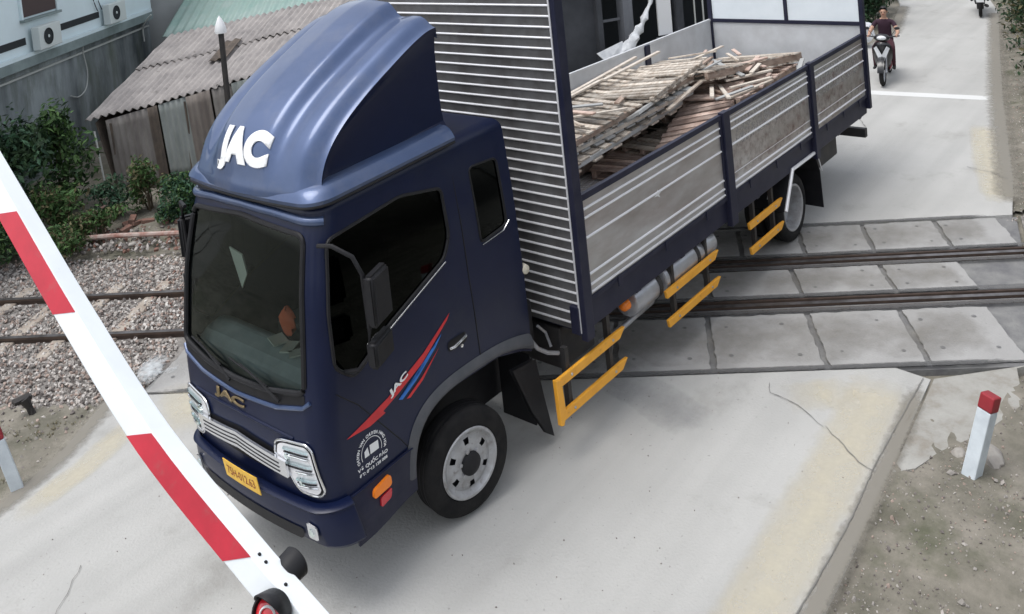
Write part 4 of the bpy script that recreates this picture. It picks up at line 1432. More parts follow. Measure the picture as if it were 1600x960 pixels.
def right_z(x, y):
    d = y - edge_y(x, right_edge)
    base = -0.075 + 0.055 * sstep(0.0, 0.7, d) if x > -3.9 else -0.06 + 0.05 * sstep(0, 0.6, d)
    # the shoulder slab is half buried in the dirt
    if -4.6 < x < -1.5:
        edge = min(in_poly(x + q * 0.12, y + w * 0.12, apron) for q in (-1, 0, 1) for w in (-1, 0, 1))
        base = (-0.002 if not in_poly(x, y, apron) else (-0.012 if not edge and d > 0.2 else -0.045)) if x < -1.9 else -0.03 + 0.03 * sstep(0.15, 0.7, d)
    return base + 0.022 * noise.noise(Vector((x * 2.1, y * 2.1, 0))) + 0.012 * noise.noise(Vector((x * 7, y * 7, 4)))
dirt_sheet('roadside_dirt', -26, 2.5, -1, 7.5, 0.09, right_in, right_z)
left_edge = [(0.30, -3.9), (0.55, -3.78), (1.05, -3.46), (1.7, -3.0), (2.25, -2.76), (4, -2.35), (6, -2.2)]
def left_in(x, y):
    return tval(x, y) < 1.28 and y < interp(x, left_edge) and sval(x, y) < -2.6
dirt_sheet('roadside_dirt', 0.2, 6.0, -9, -2.0, 0.08, left_in, lambda x, y: -0.045 + 0.025 * noise.noise(Vector((x * 2.3, y * 2.3, 1))) + 0.014 * noise.noise(Vector((x * 8, y * 8, 2))))
dirt_sheet('embankment_dirt', -16, 8, -20, -2, 0.12, lambda x, y: tval(x, y) > 5.1 and sval(x, y) < -1.6, lambda x, y: -0.09 + 0.14 * sstep(5.1, 6.4, tval(x, y)) * sstep(-1.6, -2.6, sval(x, y)) + 0.05 * noise.noise(Vector((x * 1.3, y * 1.3, 1))) + 0.02 * noise.noise(Vector((x * 6, y * 6, 2))))

# pebbles on the dirt
sp = []
while len(sp) < 7500:
    x = rnd.uniform(-5.2, 1.6)
    y = 3.55 + rnd.random() * 2.6
    if not right_in(x, y) or (in_poly(x, y, apron) and rnd.random() < 0.93):
        continue
    if noise.noise(Vector((x * 1.7, y * 1.7, 2))) + rnd.uniform(-0.5, 0.5) < -0.1:
        continue
    r_ = rnd.choice((0.004, 0.005, 0.006, 0.008, 0.011)) * rnd.uniform(0.8, 1.5)
    if rnd.random() < 0.015:
        r_ = rnd.uniform(0.018, 0.032)
    sp.append((x, y, right_z(x, y) + r_ * 0.3, r_))
stones('dirt_pebbles', sp, [sm[0], sm[1], sm[4], sm[3], sm[1], sm[3]], 'scattered pebbles on the bare dirt right of the road')
sp = []
for _ in range(2600):
    x = rnd.uniform(-25, -8.2)
    y = edge_y(x, right_edge) + rnd.random() * 1.2
    sp.append((x, y, right_z(x, y) + 0.004, rnd.uniform(0.008, 0.02)))
stones('dirt_pebbles', sp, [sm[0], sm[1], sm[4]], 'loose pebbles along the right edge of the road beyond the rails')
m_edge = paint_mat('dirt_washed_onto_concrete', (0.25, 0.232, 0.195), 0.78, 1.32, 9)
paint_band('edge_dirt', [(-3.86, 3.43), (-2.3, 3.55), (-0.64, 3.60), (3, 3.72)], 0.15, 0.006, m_edge, core=0.3)
paint_band('edge_dirt', [(-8.6, 3.28), (-9.6, 3.05), (-14.07, 2.02), (-18.3, 1.12), (-23.3, 0.08)], 0.32, 0.006, m_edge, core=0.2)
paint_band('edge_dirt', [(0.45, -3.7), (1.05, -3.35), (1.7, -2.9), (2.25, -2.68), (4, -2.3)], 0.22, 0.007, m_edge, core=0.2)
paint_band('edge_dirt', [(-12, -3.3), (-16, -2.2), (-19.8, -1.65), (-24, -2.6)], 0.35, 0.006, m_edge, core=0.2)

# ------------------------------------------------------------------ raised barrier boom with its warning lamp
M['boom_white'] = mat('boom_white', (0.84, 0.88, 0.90), 0.42, 0, (0.74, 0.78, 0.82), 4, 0.6, coat=0.2, grime=(0.55, 0.56, 0.55), gscale=9, glevel=(0.62, 0.85))
M['boom_red'] = mat('boom_red', (0.58, 0.035, 0.06), 0.45, 0, (0.44, 0.03, 0.05), 7, 0.8, grime=(0.38, 0.10, 0.10), gscale=12, glevel=(0.58, 0.85))
M['boom_metal'] = mat('boom_cabinet', (0.62, 0.46, 0.06), 0.5, 0, (0.5, 0.36, 0.05), 4, 0.6)
bp = [Vector(p) for p in ((3.60, -0.35, 6.26), (3.625, 0.6, 5.57), (3.645, 1.6, 4.855), (3.653, 2.561, 4.174), (3.652, 2.966, 3.884), (3.639, 3.384, 3.595), (3.586, 3.782, 3.339), (3.561, 3.962, 3.237), (3.50, 4.40, 2.99), (3.36, 5.4, 2.43), (3.2, 6.6, 1.76), (3.12, 7.2, 1.42))]
def cr(P, n=6):
    out = []
    for i in range(len(P) - 1):
        p0, p1, p2, p3 = P[max(i - 1, 0)], P[i], P[i + 1], P[min(i + 2, len(P) - 1)]
        for k in range(n):
            f = k / n
            out.append(0.5 * ((2 * p1) + (p2 - p0) * f + (2 * p0 - 5 * p1 + 4 * p2 - p3) * f * f + (3 * p1 - p0 - 3 * p2 + p3) * f ** 3))
    out.append(P[-1])
    return out
BP = cr(bp)
VD = Vector((0.35, 0.80, 0.49))
def boom_axes(d):
    v = (VD - d * VD.dot(d)).normalized()
    h = d.cross(v).normalized()
    n1 = (v * math.cos(R(41)) + h * math.sin(R(41))).normalized()
    n2 = (v * math.cos(R(49)) - h * math.sin(R(49))).normalized()
    return n1, n2
boom = thing('barrier_boom', 'long white and red striped barrier boom raised across the left of the picture', 'barrier')
HB = 0.040
bm = nb()
rings = []
for p, d in zip(BP, frame_dirs(BP)):
    n1, n2 = boom_axes(d)
    rings.append([bm.verts.new(p + n1 * a * HB + n2 * b * HB) for a, b in ((1, 1), (-1, 1), (-1, -1), (1, -1))])
for a, b in zip(rings, rings[1:]):
    for k in range(4):
        bm.faces.new((a[k], a[(k + 1) % 4], b[(k + 1) % 4], b[k]))
bm.faces.new(rings[0][::-1])
bm.faces.new(rings[-1])
bmesh.ops.recalc_face_normals(bm, faces=bm.faces[:])
obj('boom_tube', bm, 'boom_white', boom, bevel=0.004)
def on_boom(y):
    for a, b in zip(BP, BP[1:]):
        if (a.y <= y <= b.y):
            f = (y - a.y) / max(1e-6, b.y - a.y)
            return a.lerp(b, f), (b - a).normalized()
def band(y0, y1):
    for sg in (1, -1):
        bm = nb()
        prev = None
        n = 14
        for i in range(n + 1):
            row = []
            for bb in (-1, 1):
                sl = 0.028 * bb if i in (0, n) else 0
                y = y0 + (y1 - y0) * i / n + sl * (1 if sg > 0 else 0)
                p, d = on_boom(y)
                n1, n2 = boom_axes(d)
                row.append(bm.verts.new(p + n1 * sg * (HB + 0.0015) + n2 * bb * (HB - (0.001 if sg > 0 else 0.008))))
            if prev:
                bm.faces.new((prev[0], prev[1], row[1], row[0]))
            prev = row
        bmesh.ops.recalc_face_normals(bm, faces=bm.faces[:])
        obj('red_band', bm, 'boom_red', boom)
for a, b in ((0.0, 0.60), (1.25, 1.80), (2.555, 2.945), (3.36, 3.765), (4.6, 5.1), (5.8, 6.3)):
    band(a, b)
# double sided warning lamp
lp, ld = on_boom(3.915)
n1, n2 = boom_axes(ld)
lamp = thing('boom_lamp', None, None)
bpy.data.objects.remove(lamp)
def disc_dir(name, cen, ax, prof, m, par, seg=28):
    q = ax.to_track_quat('Z', 'Y').to_matrix().to_4x4()
    bm = lathe(nb(), prof, seg, 'Z')
    bmesh.ops.transform(bm, matrix=Matrix.Translation(cen) @ q, verts=bm.verts[:])
    return obj(name, bm, m, par, smooth=True)
face = (n1 + Vector((0.25, 0.30, 0.35))).normalized()
lc = lp + n1 * 0.060 - n2 * 0.004 + ld * 0.005
wl_ = disc_dir('warning_lamp_housing', lc, face, [(0.0, -0.02), (0.044, -0.018), (0.053, 0.0), (0.055, 0.022), (0.050, 0.023), (0.046, 0.01)], 'black', boom)
disc_dir('red_lens', lc, face, [(0.047, 0.008), (0.041, 0.022), (0.028, 0.031), (0.0, 0.036)], 'redlens', wl_)
disc_dir('lens_ring', lc, face, [(0.020, 0.036), (0.022, 0.039), (0.026, 0.034)], 'white', wl_)
bm = nb()
q = face.to_track_quat('Z', 'Y').to_matrix()
upv = (q.inverted() @ (n2 * 1.0 + Vector((0, 0, 0.4))))
a0 = math.atan2(upv.y, upv.x)
rowa = []
for k in range(17):
    a = a0 - R(85) + R(170) * k / 16
    dpt = 0.075 * math.cos((k / 16 - 0.5) * PI) + 0.02
    rowa.append((bm.verts.new(lc + q @ Vector((0.054 * math.cos(a), 0.054 * math.sin(a), 0.0))), bm.verts.new(lc + q @ Vector((0.057 * math.cos(a), 0.057 * math.sin(a), dpt)))))
for a, b in zip(rowa, rowa[1:]):
    bm.faces.new((a[0], a[1], b[1], b[0]))
v_ = obj('lamp_visor', bm, 'black', wl_, smooth=True)
v_.modifiers.new('thick', 'SOLIDIFY').thickness = 0.003
lb = lp - n1 * 0.055 + n2 * 0.020 - ld * 0.055
disc_dir('warning_lamp_housing', lb, (-n1 + n2 * 0.5).normalized(), [(0.0, -0.02), (0.034, -0.018), (0.044, 0.0), (0.046, 0.035), (0.040, 0.04), (0.036, 0.01), (0.0, 0.02)], 'black', boom)
for f in (-0.10, -0.075, 0.0):
    p, d = on_boom(3.90 + f)
    a, b = boom_axes(d)
    disc_dir('boom_bolt', p + b * HB + a * 0.012, b, [(0.006, 0.0), (0.005, 0.003), (0, 0.004)], 'black', boom, 8)
# pivot cabinet standing beside the camera, outside the picture
pv = BP[-1]
bxo('pivot_cabinet', (pv.x + 0.06, pv.x + 0.40, pv.y - 0.2, pv.y + 0.2, -0.06, pv.z + 0.15), 'boom_metal', boom, bevel=0.02)
obj('pivot_shaft', tube(nb(), [pv + Vector((-0.08, 0, 0)), pv + Vector((0.1, 0, 0))], 0.05, 16), 'chassis', boom)

# ------------------------------------------------------------------ marker posts
M['post_white'] = mat('post_whitewash', (0.62, 0.68, 0.72), 0.7, 0, (0.45, 0.5, 0.54), 7, 0.7, bump=0.1, bscale=30)
M['post_red'] = mat('post_red_paint', (0.30, 0.02, 0.03), 0.6, 0, (0.20, 0.02, 0.025), 9, 0.6)
def post(base, top, w, label, cap=0.12):
    root = thing('marker_post', label, 'marker post', base)
    d = Vector(top) - Vector(base)
    L = d.length
    q = d.to_track_quat('Z', 'Y').to_matrix().to_4x4() @ Matrix.Rotation(R(28), 4, 'Z')
    bm = box(nb(), -w / 2, w / 2, -w / 2, w / 2, -0.12, L - cap)
    bmesh.ops.transform(bm, matrix=q, verts=bm.verts[:])
    obj('post_shaft', bm, 'post_white', root, bevel=0.008)
    w2 = w / 2 + 0.002
    bm = box(nb(), -w2, w2, -w2, w2, L - cap + 0.0005, L)
    bmesh.ops.transform(bm, matrix=q, verts=bm.verts[:])
    obj('red_cap', bm, 'post_red', root, bevel=0.012)
    return root
post((-2.655, 4.125, -0.03), (-2.80, 4.275, 0.655), 0.115, 'leaning white concrete marker post with red top on the dirt right of the road', 0.13)
post((2.08, -2.83, -0.04), (2.205, -2.945, 0.72), 0.105, 'leaning white concrete marker post cut by the left edge near the barrier', 0.24)
# broken stub of a steel post
bm = nb()
tube(bm, [Vector((1.44, -4.06, -0.1)), Vector((1.47, -4.09, 0.03)), Vector((1.50, -4.12, 0.13))], [0.05, 0.035, 0.06], 6)
box(bm, 1.42, 1.60, -4.20, -4.10, 0.10, 0.14)
tag(obj('broken_stub', bm, 'chassis', bevel=0.006), 'short dark broken steel stub sticking out of the dirt beside the ballast', 'post stub')

# rocks near the right post
def rock(x, y, z, r, m, label, sx=1.0, sy=0.7, sz=0.5, rz=0.0, name='rock', grp=None):
    bm = nb()
    bmesh.ops.create_icosphere(bm, subdivisions=3, radius=1.0)
    o3 = Vector((x * 3, y * 3, 0))
    for v in bm.verts:
        v.co = v.co * (1 + 0.28 * noise.noise(v.co * 1.4 + o3) + 0.08 * noise.noise(v.co * 5 + o3))
        v.co = Vector((v.co.x * sx, v.co.y * sy, v.co.z * sz)) * r
    o = obj(name, bm, m, smooth=True, loc=(x, y, z))
    o.rotation_euler = (0, 0, rz)
    return tag(o, label, 'rock', grp)
m_rock = mat('rock_grey', (0.36, 0.34, 0.31), 0.9, 0, (0.24, 0.22, 0.2), 9, 0.7, bump=0.3, bscale=20)
m_rockw = mat('rock_chalk', (0.66, 0.64, 0.60), 0.9, 0, (0.5, 0.47, 0.43), 9, 0.7)
rock(-2.98, 4.18, 0.0, 0.13, m_rock, 'smooth grey rock lying just behind the right marker post', 1.3, 0.8, 0.5, 0.7)
rock(-2.88, 3.98, -0.01, 0.075, m_rock, 'small grey rock on the road side of the right marker post')
rock(-2.33, 4.12, -0.04, 0.06, m_rock, 'flat grey stone in front of the right marker post, largest of the stones there', 1.2, 0.9, 0.4, 0.3)
for (x, y, r_) in ((-2.50, 4.03, 0.032), (-2.40, 4.00, 0.026), (-2.46, 4.13, 0.026), (-2.38, 3.93, 0.03), (-2.28, 4.0, 0.022), (-2.52, 4.16, 0.02), (-2.24, 4.35, 0.024), (-2.1, 4.45, 0.03), (-1.75, 4.2, 0.02)):
    rock(x, y, -0.035, r_, m_rockw, 'small broken chalky white stone on the dirt around the foot of the right marker post', 1.2, 0.8, 0.6, x * 40, 'chalk_stone', 'chalky stones by the right marker post')

# ------------------------------------------------------------------ buildings
M['wall_white'] = mat('pale_blue_plaster', (0.72, 0.84, 0.88), 0.8, 0, (0.62, 0.72, 0.75), 0.8, 0.7, bump=0.05)
M['wall_stain'] = mat('mouldy_plaster', (0.34, 0.38, 0.39), 0.9, 0, (0.07, 0.085, 0.09), 0.9, 1.0, stretch=(1, 1, 0.28), detail=9, bump=0.2, bscale=12, contrast=(0.38, 0.62), grime=(0.10, 0.12, 0.09), gscale=1.6, glevel=(0.5, 0.75))
M['ledge'] = mat('concrete_ledge', (0.25, 0.31, 0.31), 0.85, 0, (0.15, 0.19, 0.19), 2, 0.8)
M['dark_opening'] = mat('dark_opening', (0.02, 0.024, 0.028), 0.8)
M['ac_white'] = mat('ac_case', (0.62, 0.67, 0.66), 0.5)
M['window_brown'] = mat('brown_shutter', (0.06, 0.035, 0.035), 0.6)
M['pipe'] = mat('pale_pipe', (0.50, 0.52, 0.50), 0.5)
# long white house on the left: built in its own frame, u along the wall, v outwards
WD = Vector((-math.cos(R(38)), -math.sin(R(38)), 0))
WN = Vector((math.sin(R(38)) * -1, math.cos(R(38)), 0))
if WN.dot(Vector((4.8, 6, 0)) - Vector((-3.5, -13.6, 0))) < 0:
    WN = -WN
W0 = Vector((-1.49, -12.03, 0))
WM = Matrix((( WD.x, WN.x, 0, W0.x), (WD.y, WN.y, 0, W0.y), (0, 0, 1, 0), (0, 0, 0, 1)))
house = thing('white_house', 'pale house with air conditioners above a mouldy grey lower wall, upper left', 'house')
def hb(name, dims, m, par=house, bevel=0.0):
    return bxo(name, dims, m, par, bevel=bevel, mtx=WM)
hb('lower_wall', (-6, 6.42, -0.25, 0.0, -0.3, 2.30), 'wall_stain')
hb('side_wall', (6.17, 6.42, -6, -0.2505, -0.3, 5.0), 'wall_stain')
hb('upper_wall', (-6, 6.42, -0.25, 0.10, 2.505, 5.2), 'wall_white')
hb('ledge', (-6, 6.30, -0.25, 0.18, 2.3005, 2.50), 'ledge', bevel=0.01)
hb('pipe_run', (-6, 6.3, 0.005, 0.05, 2.12, 2.16), 'pipe')
hb('roof', (-6.3, 6.7, -6.5, 0.5, 5.2005, 5.35), 'ledge')
w = hb('window', (0.72, 1.95, 0.1005, 0.12, 3.27, 4.3), 'window_brown')
for (a, b) in ((0.67, 0.7195), (1.9505, 2.0)):
    hb('window_frame', (a, b, 0.1005, 0.15, 3.23, 4.35), 'wall_white', w)
hb('window_sill', (0.65, 2.02, 0.1005, 0.2, 3.18, 3.2295), 'ledge', w)
# balcony-like slot with a dark gap behind a low parapet, and the two outdoor units
hb('dark_slot', (-6, 0.75, 0.1005, 0.112, 2.74, 2.88), 'dark_opening')
hb('dark_slot', (1.80, 3.70, 0.1005, 0.112, 2.78, 2.92), 'dark_opening')
hb('low_parapet', (-6, 6.30, 0.12, 0.17, 2.5005, 2.57), 'wall_white')
for u0 in (0.85, 3.75):
    ac = thing('air_conditioner', None, None)
    bpy.data.objects.remove(ac)
    ac = hb('air_conditioner', (u0, u0 + 0.80, 0.175, 0.34, 2.585, 3.05), 'ac_white', None, 0.015)
    cx_ = u0 + 0.28
    bm = lathe(nb(), [(0.0, 0.0), (0.16, 0.0), (0.165, 0.012), (0.15, 0.014)], 28, 'Y')
    bmesh.ops.transform(bm, matrix=WM @ Matrix.Translation((cx_ + 0.03, 0.342, 2.82)), verts=bm.verts[:])
    obj('fan_grille', bm, 'dark_opening', ac)
    bm = lathe(nb(), [(0.0, 0.01), (0.03, 0.008), (0.032, 0.0)], 12, 'Y')
    bmesh.ops.transform(bm, matrix=WM @ Matrix.Translation((cx_ + 0.03, 0.350, 2.82)), verts=bm.verts[:])
    obj('fan_hub', bm, 'ac_white', ac)
    tag(ac, 'white outdoor air conditioner ' + ('under the brown shuttered window of the pale house' if u0 < 2 else 'nearest the right end of the pale house wall'), 'air conditioner')
def hp3(u, v, z): return WM @ Vector((u, v, z))
tag(obj('hanging_cable', tube(nb(), cr([hp3(3.0, 0.1, 2.45), hp3(2.9, 0.06, 2.2), hp3(3.0, 0.05, 1.7), hp3(2.85, 0.05, 1.35), hp3(2.5, 0.05, 1.25), hp3(2.2, 0.05, 1.35)], 6), 0.014, 6), 'pipe', smooth=True), 'thin pale cable looping down the mouldy wall under the air conditioners', 'cable')
for (u1, u2) in ((3.42, 3.6), (3.62, 3.8)):
    obj('wall_cable', tube(nb(), cr([hp3(u1, 0.14, 3.6), hp3(u1 + 0.06, 0.14, 3.2), hp3(u2, 0.14, 2.95)], 5), 0.012, 6), 'dark_opening', house)
tag(obj('drain_pipe', tube(nb(), cr([hp3(5.75, 0.38, 2.48), hp3(5.85, 0.1, 2.2), hp3(5.9, 0.06, 1.8)], 5), 0.02, 6), 'pipe', smooth=True), 'short pale drain pipe at the right end of the house ledge', 'pipe')

# shed with corrugated sheet roof
M['roof_sheet'] = mat('fibre_cement_sheet', (0.36, 0.335, 0.32), 0.85, 0, (0.22, 0.205, 0.2), 2.2, 0.9, bump=0.15, bscale=25, grime=(0.13, 0.12, 0.11), gscale=5, glevel=(0.6, 0.75))
M['sheet_a'] = mat('rusted_wall_sheet', (0.25, 0.235, 0.22), 0.85, 0, (0.12, 0.105, 0.10), 4, 0.8, stretch=(1, 1, 0.3), grime=(0.3, 0.27, 0.24), gscale=6, glevel=(0.58, 0.75))
M['sheet_b'] = mat('grey_wall_sheet', (0.29, 0.31, 0.30), 0.8, 0, (0.18, 0.20, 0.19), 4, 0.8, stretch=(1, 1, 0.3))
M['sheet_c'] = mat('brown_wall_sheet', (0.215, 0.19, 0.17), 0.85, 0, (0.12, 0.10, 0.09), 4, 0.8, stretch=(1, 1, 0.3))
M['timber'] = mat('old_timber', (0.12, 0.095, 0.075), 0.9, 0, (0.06, 0.05, 0.045), 6, 0.8)
shed = thing('corrugated_shed', 'low grey shed with a corrugated sheet roof and patched sheet walls beside the tracks', 'shed')
def corr(P00, P10, P01, P11, nw, amp, m, name, par, sag=0.0, ny=8):
    # corrugated sheet: P00-P10 along the waves' count, P00-P01 along the grooves
    P00, P10, P01, P11 = map(Vector, (P00, P10, P01, P11))
    nrm = (P10 - P00).cross(P01 - P00).normalized()
    if nrm.z < 0:
        nrm = -nrm
    bm = nb()
    n = nw * 8
    rows = []
    for j in range(ny + 1):
        f = j / ny
        row = []
        for i in range(n + 1):
            u = i / n
            p = P00.lerp(P10, u).lerp(P01.lerp(P11, u), f)
            row.append(bm.verts.new(p + nrm * (amp * math.sin(2 * PI * nw * u) + sag * noise.noise(Vector((u * 3, f * 3, 0))))))
        rows.append(row)
    for a, b in zip(rows, rows[1:]):
        for i in range(n):
            bm.faces.new((a[i], a[i + 1], b[i + 1], b[i]))
    o = obj(name, bm, m, par, smooth=True)
    o.modifiers.new('thick', 'SOLIDIFY').thickness = 0.012
    return o
EL, ER = Vector((-2.28, -10.58, 1.38)), Vector((-5.35, -6.45, 2.30))
KL, KR = Vector((-5.15, -12.40, 2.30)), Vector((-8.6, -8.85, 2.93))
def onroof(u, f, dz=0.0):
    return EL.lerp(ER, u).lerp(KL.lerp(KR, u), f) + Vector((0, 0, dz))
for (u0, u1, f0, f1, dz) in ((-0.0, 0.5, 0.0, 0.56, 0), (0.495, 1.0, 0.0, 0.56, 0.012), (0.0, 0.5, 0.54, 1.0, 0.03), (0.495, 1.0, 0.54, 1.0, 0.045)):
    corr(onroof(u0, f0, dz), onroof(u1, f0, dz), onroof(u0, f1, dz), onroof(u1, f1, dz), 17, 0.030, 'roof_sheet', 'roof_sheet', shed, 0.03)
corr(onroof(0.36, 0.36, 0.06), onroof(0.43, 0.36, 0.06), onroof(0.36, 0.60, 0.09), onroof(0.43, 0.60, 0.09), 2, 0.02, 'timber', 'loose_batten', shed)
A0, A1 = Vector((-2.58, -10.22, 0)), Vector((-5.2, -6.7, 0))
def wallp(u, z, o=0.0):
    p = A0.lerp(A1, u)
    nn = Vector((0.80, 0.60, 0))
    return Vector((p.x + nn.x * o, p.y + nn.y * o, z))
segs = [(0.0, 0.19, 'sheet_a'), (0.19, 0.235, 'timber'), (0.235, 0.36, 'sheet_b'), (0.36, 0.47, 'sheet_c'), (0.47, 0.56, 'sheet_a'), (0.56, 0.72, 'sheet_b'), (0.72, 0.86, 'sheet_c'), (0.86, 1.0, 'sheet_a')]
for k, (a, b, mm) in enumerate(segs):
    lean = 0.02
    z1a, z1b = 1.36 + 0.92 * a, 1.36 + 0.92 * b
    zb = 0.02 if k in (0, 1) else 0.22
    corr(wallp(a, zb, 0.03 * (k % 2)), wallp(b - 0.004, zb, 0.03 * (k % 2)), wallp(a - lean, z1a, 0.03 * (k % 2)), wallp(b - 0.004 - lean, z1b, 0.03 * (k % 2)), max(2, int((b - a) * 42)), 0.012, mm, 'wall_sheet', shed)
obj('base_beam', tube(nb(), [wallp(0.22, 0.18, 0.06), wallp(1.0, 0.18, 0.06)], 0.035, 6), 'timber', shed)
for u in (0.0, 0.33, 0.66, 1.0):
    obj('corner_post', tube(nb(), [wallp(u, -0.1, -0.04), wallp(u, 1.3 + 0.92 * u, -0.04)], 0.045, 8), 'timber', shed)
obj('leaning_stick', tube(nb(), [wallp(-0.02, 0.02, 0.25), wallp(-0.06, 1.2, 0.10)], 0.018, 6), 'pipe', shed)
# side and back walls (dark)
bm = nb()
for P in ([A0, A0 + Vector((-2.7, -1.9, 0)), KL + Vector((0.1, 0.1, -0.1)), EL + Vector((-0.15, 0.15, -0.05))], [A1, A1 + Vector((-2.8, -2.0, 0)), KR + Vector((0.25, -0.1, -0.1)), ER + Vector((0, -0.05, -0.08))], [A0 + Vector((-2.7, -1.9, 0)), A1 + Vector((-2.8, -2.0, 0)), KR + Vector((0.25, -0.1, -0.1)), KL + Vector((0.1, 0.1, -0.1))]):
    bm.faces.new([bm.verts.new(p) for p in P])
o = obj('side_wall', bm, 'timber', shed)
o.modifiers.new('thick', 'SOLIDIFY').thickness = 0.03
# torn sheets piled against the shed's left end
# green roofed house behind the shed
M['green_roof'] = mat('green_roof_sheet', (0.22, 0.33, 0.30), 0.6, 0.1, (0.30, 0.37, 0.35), 1.5, 0.8)
M['grey_roof'] = mat('grey_plaster', (0.42, 0.44, 0.44), 0.85, 0, (0.34, 0.36, 0.36), 1.0, 0.8)
gh = thing('green_roof_house', 'house with a pale green metal roof behind the corrugated shed', 'house')
gl0, gl1 = Vector((-6.0, -14.4, 2.0)), Vector((-12.4, -7.6, 2.85))
gk0, gk1 = Vector((-10.5, -18.7, 3.9)), Vector((-18.0, -12.0, 4.6))
corr(gl0, gl1, gk0, gk1, 40, 0.02, 'green_roof', 'roof_sheet', gh)
bm = nb()
for P in ([gl0 + Vector((-0.4, -0.3, -0.1)), gl1 + Vector((-0.3, -0.1, -0.1)), Vector((gl1.x - 0.3, gl1.y - 0.1, -0.1)), Vector((gl0.x - 0.4, gl0.y - 0.3, -0.1))],
          [gl0 + Vector((-0.4, -0.3, -0.1)), gk0 + Vector((0, 0.2, -0.1)), Vector((gk0.x, gk0.y + 0.2, -0.1)), Vector((gl0.x - 0.4, gl0.y - 0.3, -0.1))],
          [gl1 + Vector((-0.3, -0.1, -0.1)), gk1 + Vector((0.2, 0, -0.1)), Vector((gk1.x + 0.2, gk1.y, -0.1)), Vector((gl1.x - 0.3, gl1.y - 0.1, -0.1))]):
    bm.faces.new([bm.verts.new(p) for p in P])
o = obj('house_wall', bm, 'grey_roof', gh)
o.modifiers.new('thick', 'SOLIDIFY').thickness = 0.2
gw = thing('grey_house', 'plain pale grey house wall between the white house and the green roof', 'house')
bxo('house_wall', (0, 9, -5, 0, -0.1, 6.5), 'grey_roof', gw, mtx=Matrix.Translation((-8.2, -21.5, 0)) @ Matrix.Rotation(R(150), 4, 'Z'))
bxo('eaves', (-0.1, 9.1, 0.0, 0.5, 2.0, 2.08), 'ledge', gw, mtx=Matrix.Translation((-8.2, -21.5, 0)) @ Matrix.Rotation(R(150), 4, 'Z'))

# black post with a white pointed cap beside the shed
lp_ = thing('capped_post', 'slim black post with a white pointed cap in front of the shed roof', 'post', (-3.85, -8.25, -0.05))
obj('post_shaft', tube(nb(), [Vector((0.12, 0.13, 0)), Vector((-0.02, -0.02, 2.90))], 0.050, 10), 'chassis', lp_, smooth=True)
obj('pointed_cap', lathe(nb(), [(0.0, 2.89), (0.10, 2.88), (0.105, 2.93), (0.085, 3.03), (0.04, 3.14), (0.0, 3.20)], 12, 'Z', cen=(-0.02, -0.02, 0)), 'white', lp_, smooth=True)

# dark building behind the truck bed
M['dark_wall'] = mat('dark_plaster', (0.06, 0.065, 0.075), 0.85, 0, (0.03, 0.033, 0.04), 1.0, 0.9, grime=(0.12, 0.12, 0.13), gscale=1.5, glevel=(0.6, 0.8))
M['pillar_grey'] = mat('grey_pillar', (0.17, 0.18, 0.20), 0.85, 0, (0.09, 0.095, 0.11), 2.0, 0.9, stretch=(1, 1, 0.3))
BD = Vector((-0.89, 0.45, 0)).normalized()
BN = Vector((0.45, 0.89, 0)).normalized()
BM_ = Matrix(((BD.x, BN.x, 0, -8), (BD.y, BN.y, 0, -9), (0, 0, 1, 0), (0, 0, 0, 1)))
dk = thing('dark_building', 'dark roadside building with pillars and deep openings behind the truck bed', 'building')
def kb(name, dims, m, par=dk, bevel=0.0):
    return bxo(name, dims, m, par, bevel=bevel, mtx=BM_)
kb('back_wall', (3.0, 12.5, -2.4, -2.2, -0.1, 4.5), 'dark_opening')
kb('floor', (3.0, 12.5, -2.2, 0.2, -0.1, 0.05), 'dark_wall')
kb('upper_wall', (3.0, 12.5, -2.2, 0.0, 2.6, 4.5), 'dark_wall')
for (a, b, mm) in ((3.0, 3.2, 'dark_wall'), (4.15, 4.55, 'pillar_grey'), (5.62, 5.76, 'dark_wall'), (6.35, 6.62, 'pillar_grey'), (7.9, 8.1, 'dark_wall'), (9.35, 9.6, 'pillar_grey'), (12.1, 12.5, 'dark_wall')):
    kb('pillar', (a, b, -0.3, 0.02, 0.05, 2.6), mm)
kb('wall_panel', (3.2, 4.15, -0.2, -0.1, 0.05, 2.6), 'dark_wall')
kb('wall_panel', (4.55, 5.62, -0.25, -0.15, 0.05, 2.6), 'dark_wall')
kb('crossbar', (5.76, 6.35, -0.2, -0.15, 1.30, 1.36), 'pillar_grey')
kb('white_shutter', (7.38, 7.78, -0.1, -0.05, 0.75, 2.6), 'white')
kb('grey_box', (7.3, 7.85, -0.1, 0.3, 0.05, 0.7), 'pillar_grey')
wg = kb('window_grille', (8.45, 9.3, -0.08, -0.05, 0.62, 0.68), 'pipe')
for k in range(4):
    kb('grille_bar', (8.48 + 0.26 * k, 8.51 + 0.26 * k, -0.08, -0.05, 0.6805, 2.6), 'pipe', wg)
def bp3(u, v, z): return BM_ @ Vector((u, v, z))
M['cloth_white'] = mat('white_plastic_sheet', (0.66, 0.68, 0.70), 0.6, 0, (0.45, 0.47, 0.5), 7, 0.7)
bmx = tube(nb(), cr([bp3(7.15, 0.35, 2.3), bp3(6.95, 0.35, 1.8), bp3(6.75, 0.4, 1.42), bp3(6.5, 0.45, 1.12), bp3(6.28, 0.5, 0.9), bp3(6.1, 0.5, 0.72), bp3(5.9, 0.5, 0.55)], 5), [0.05] * 10 + [0.07, 0.11, 0.08, 0.06, 0.08, 0.12, 0.10, 0.09, 0.11, 0.14, 0.13, 0.12, 0.13, 0.14, 0.14, 0.14, 0.13, 0.12, 0.10, 0.08, 0.05][:21], 10)
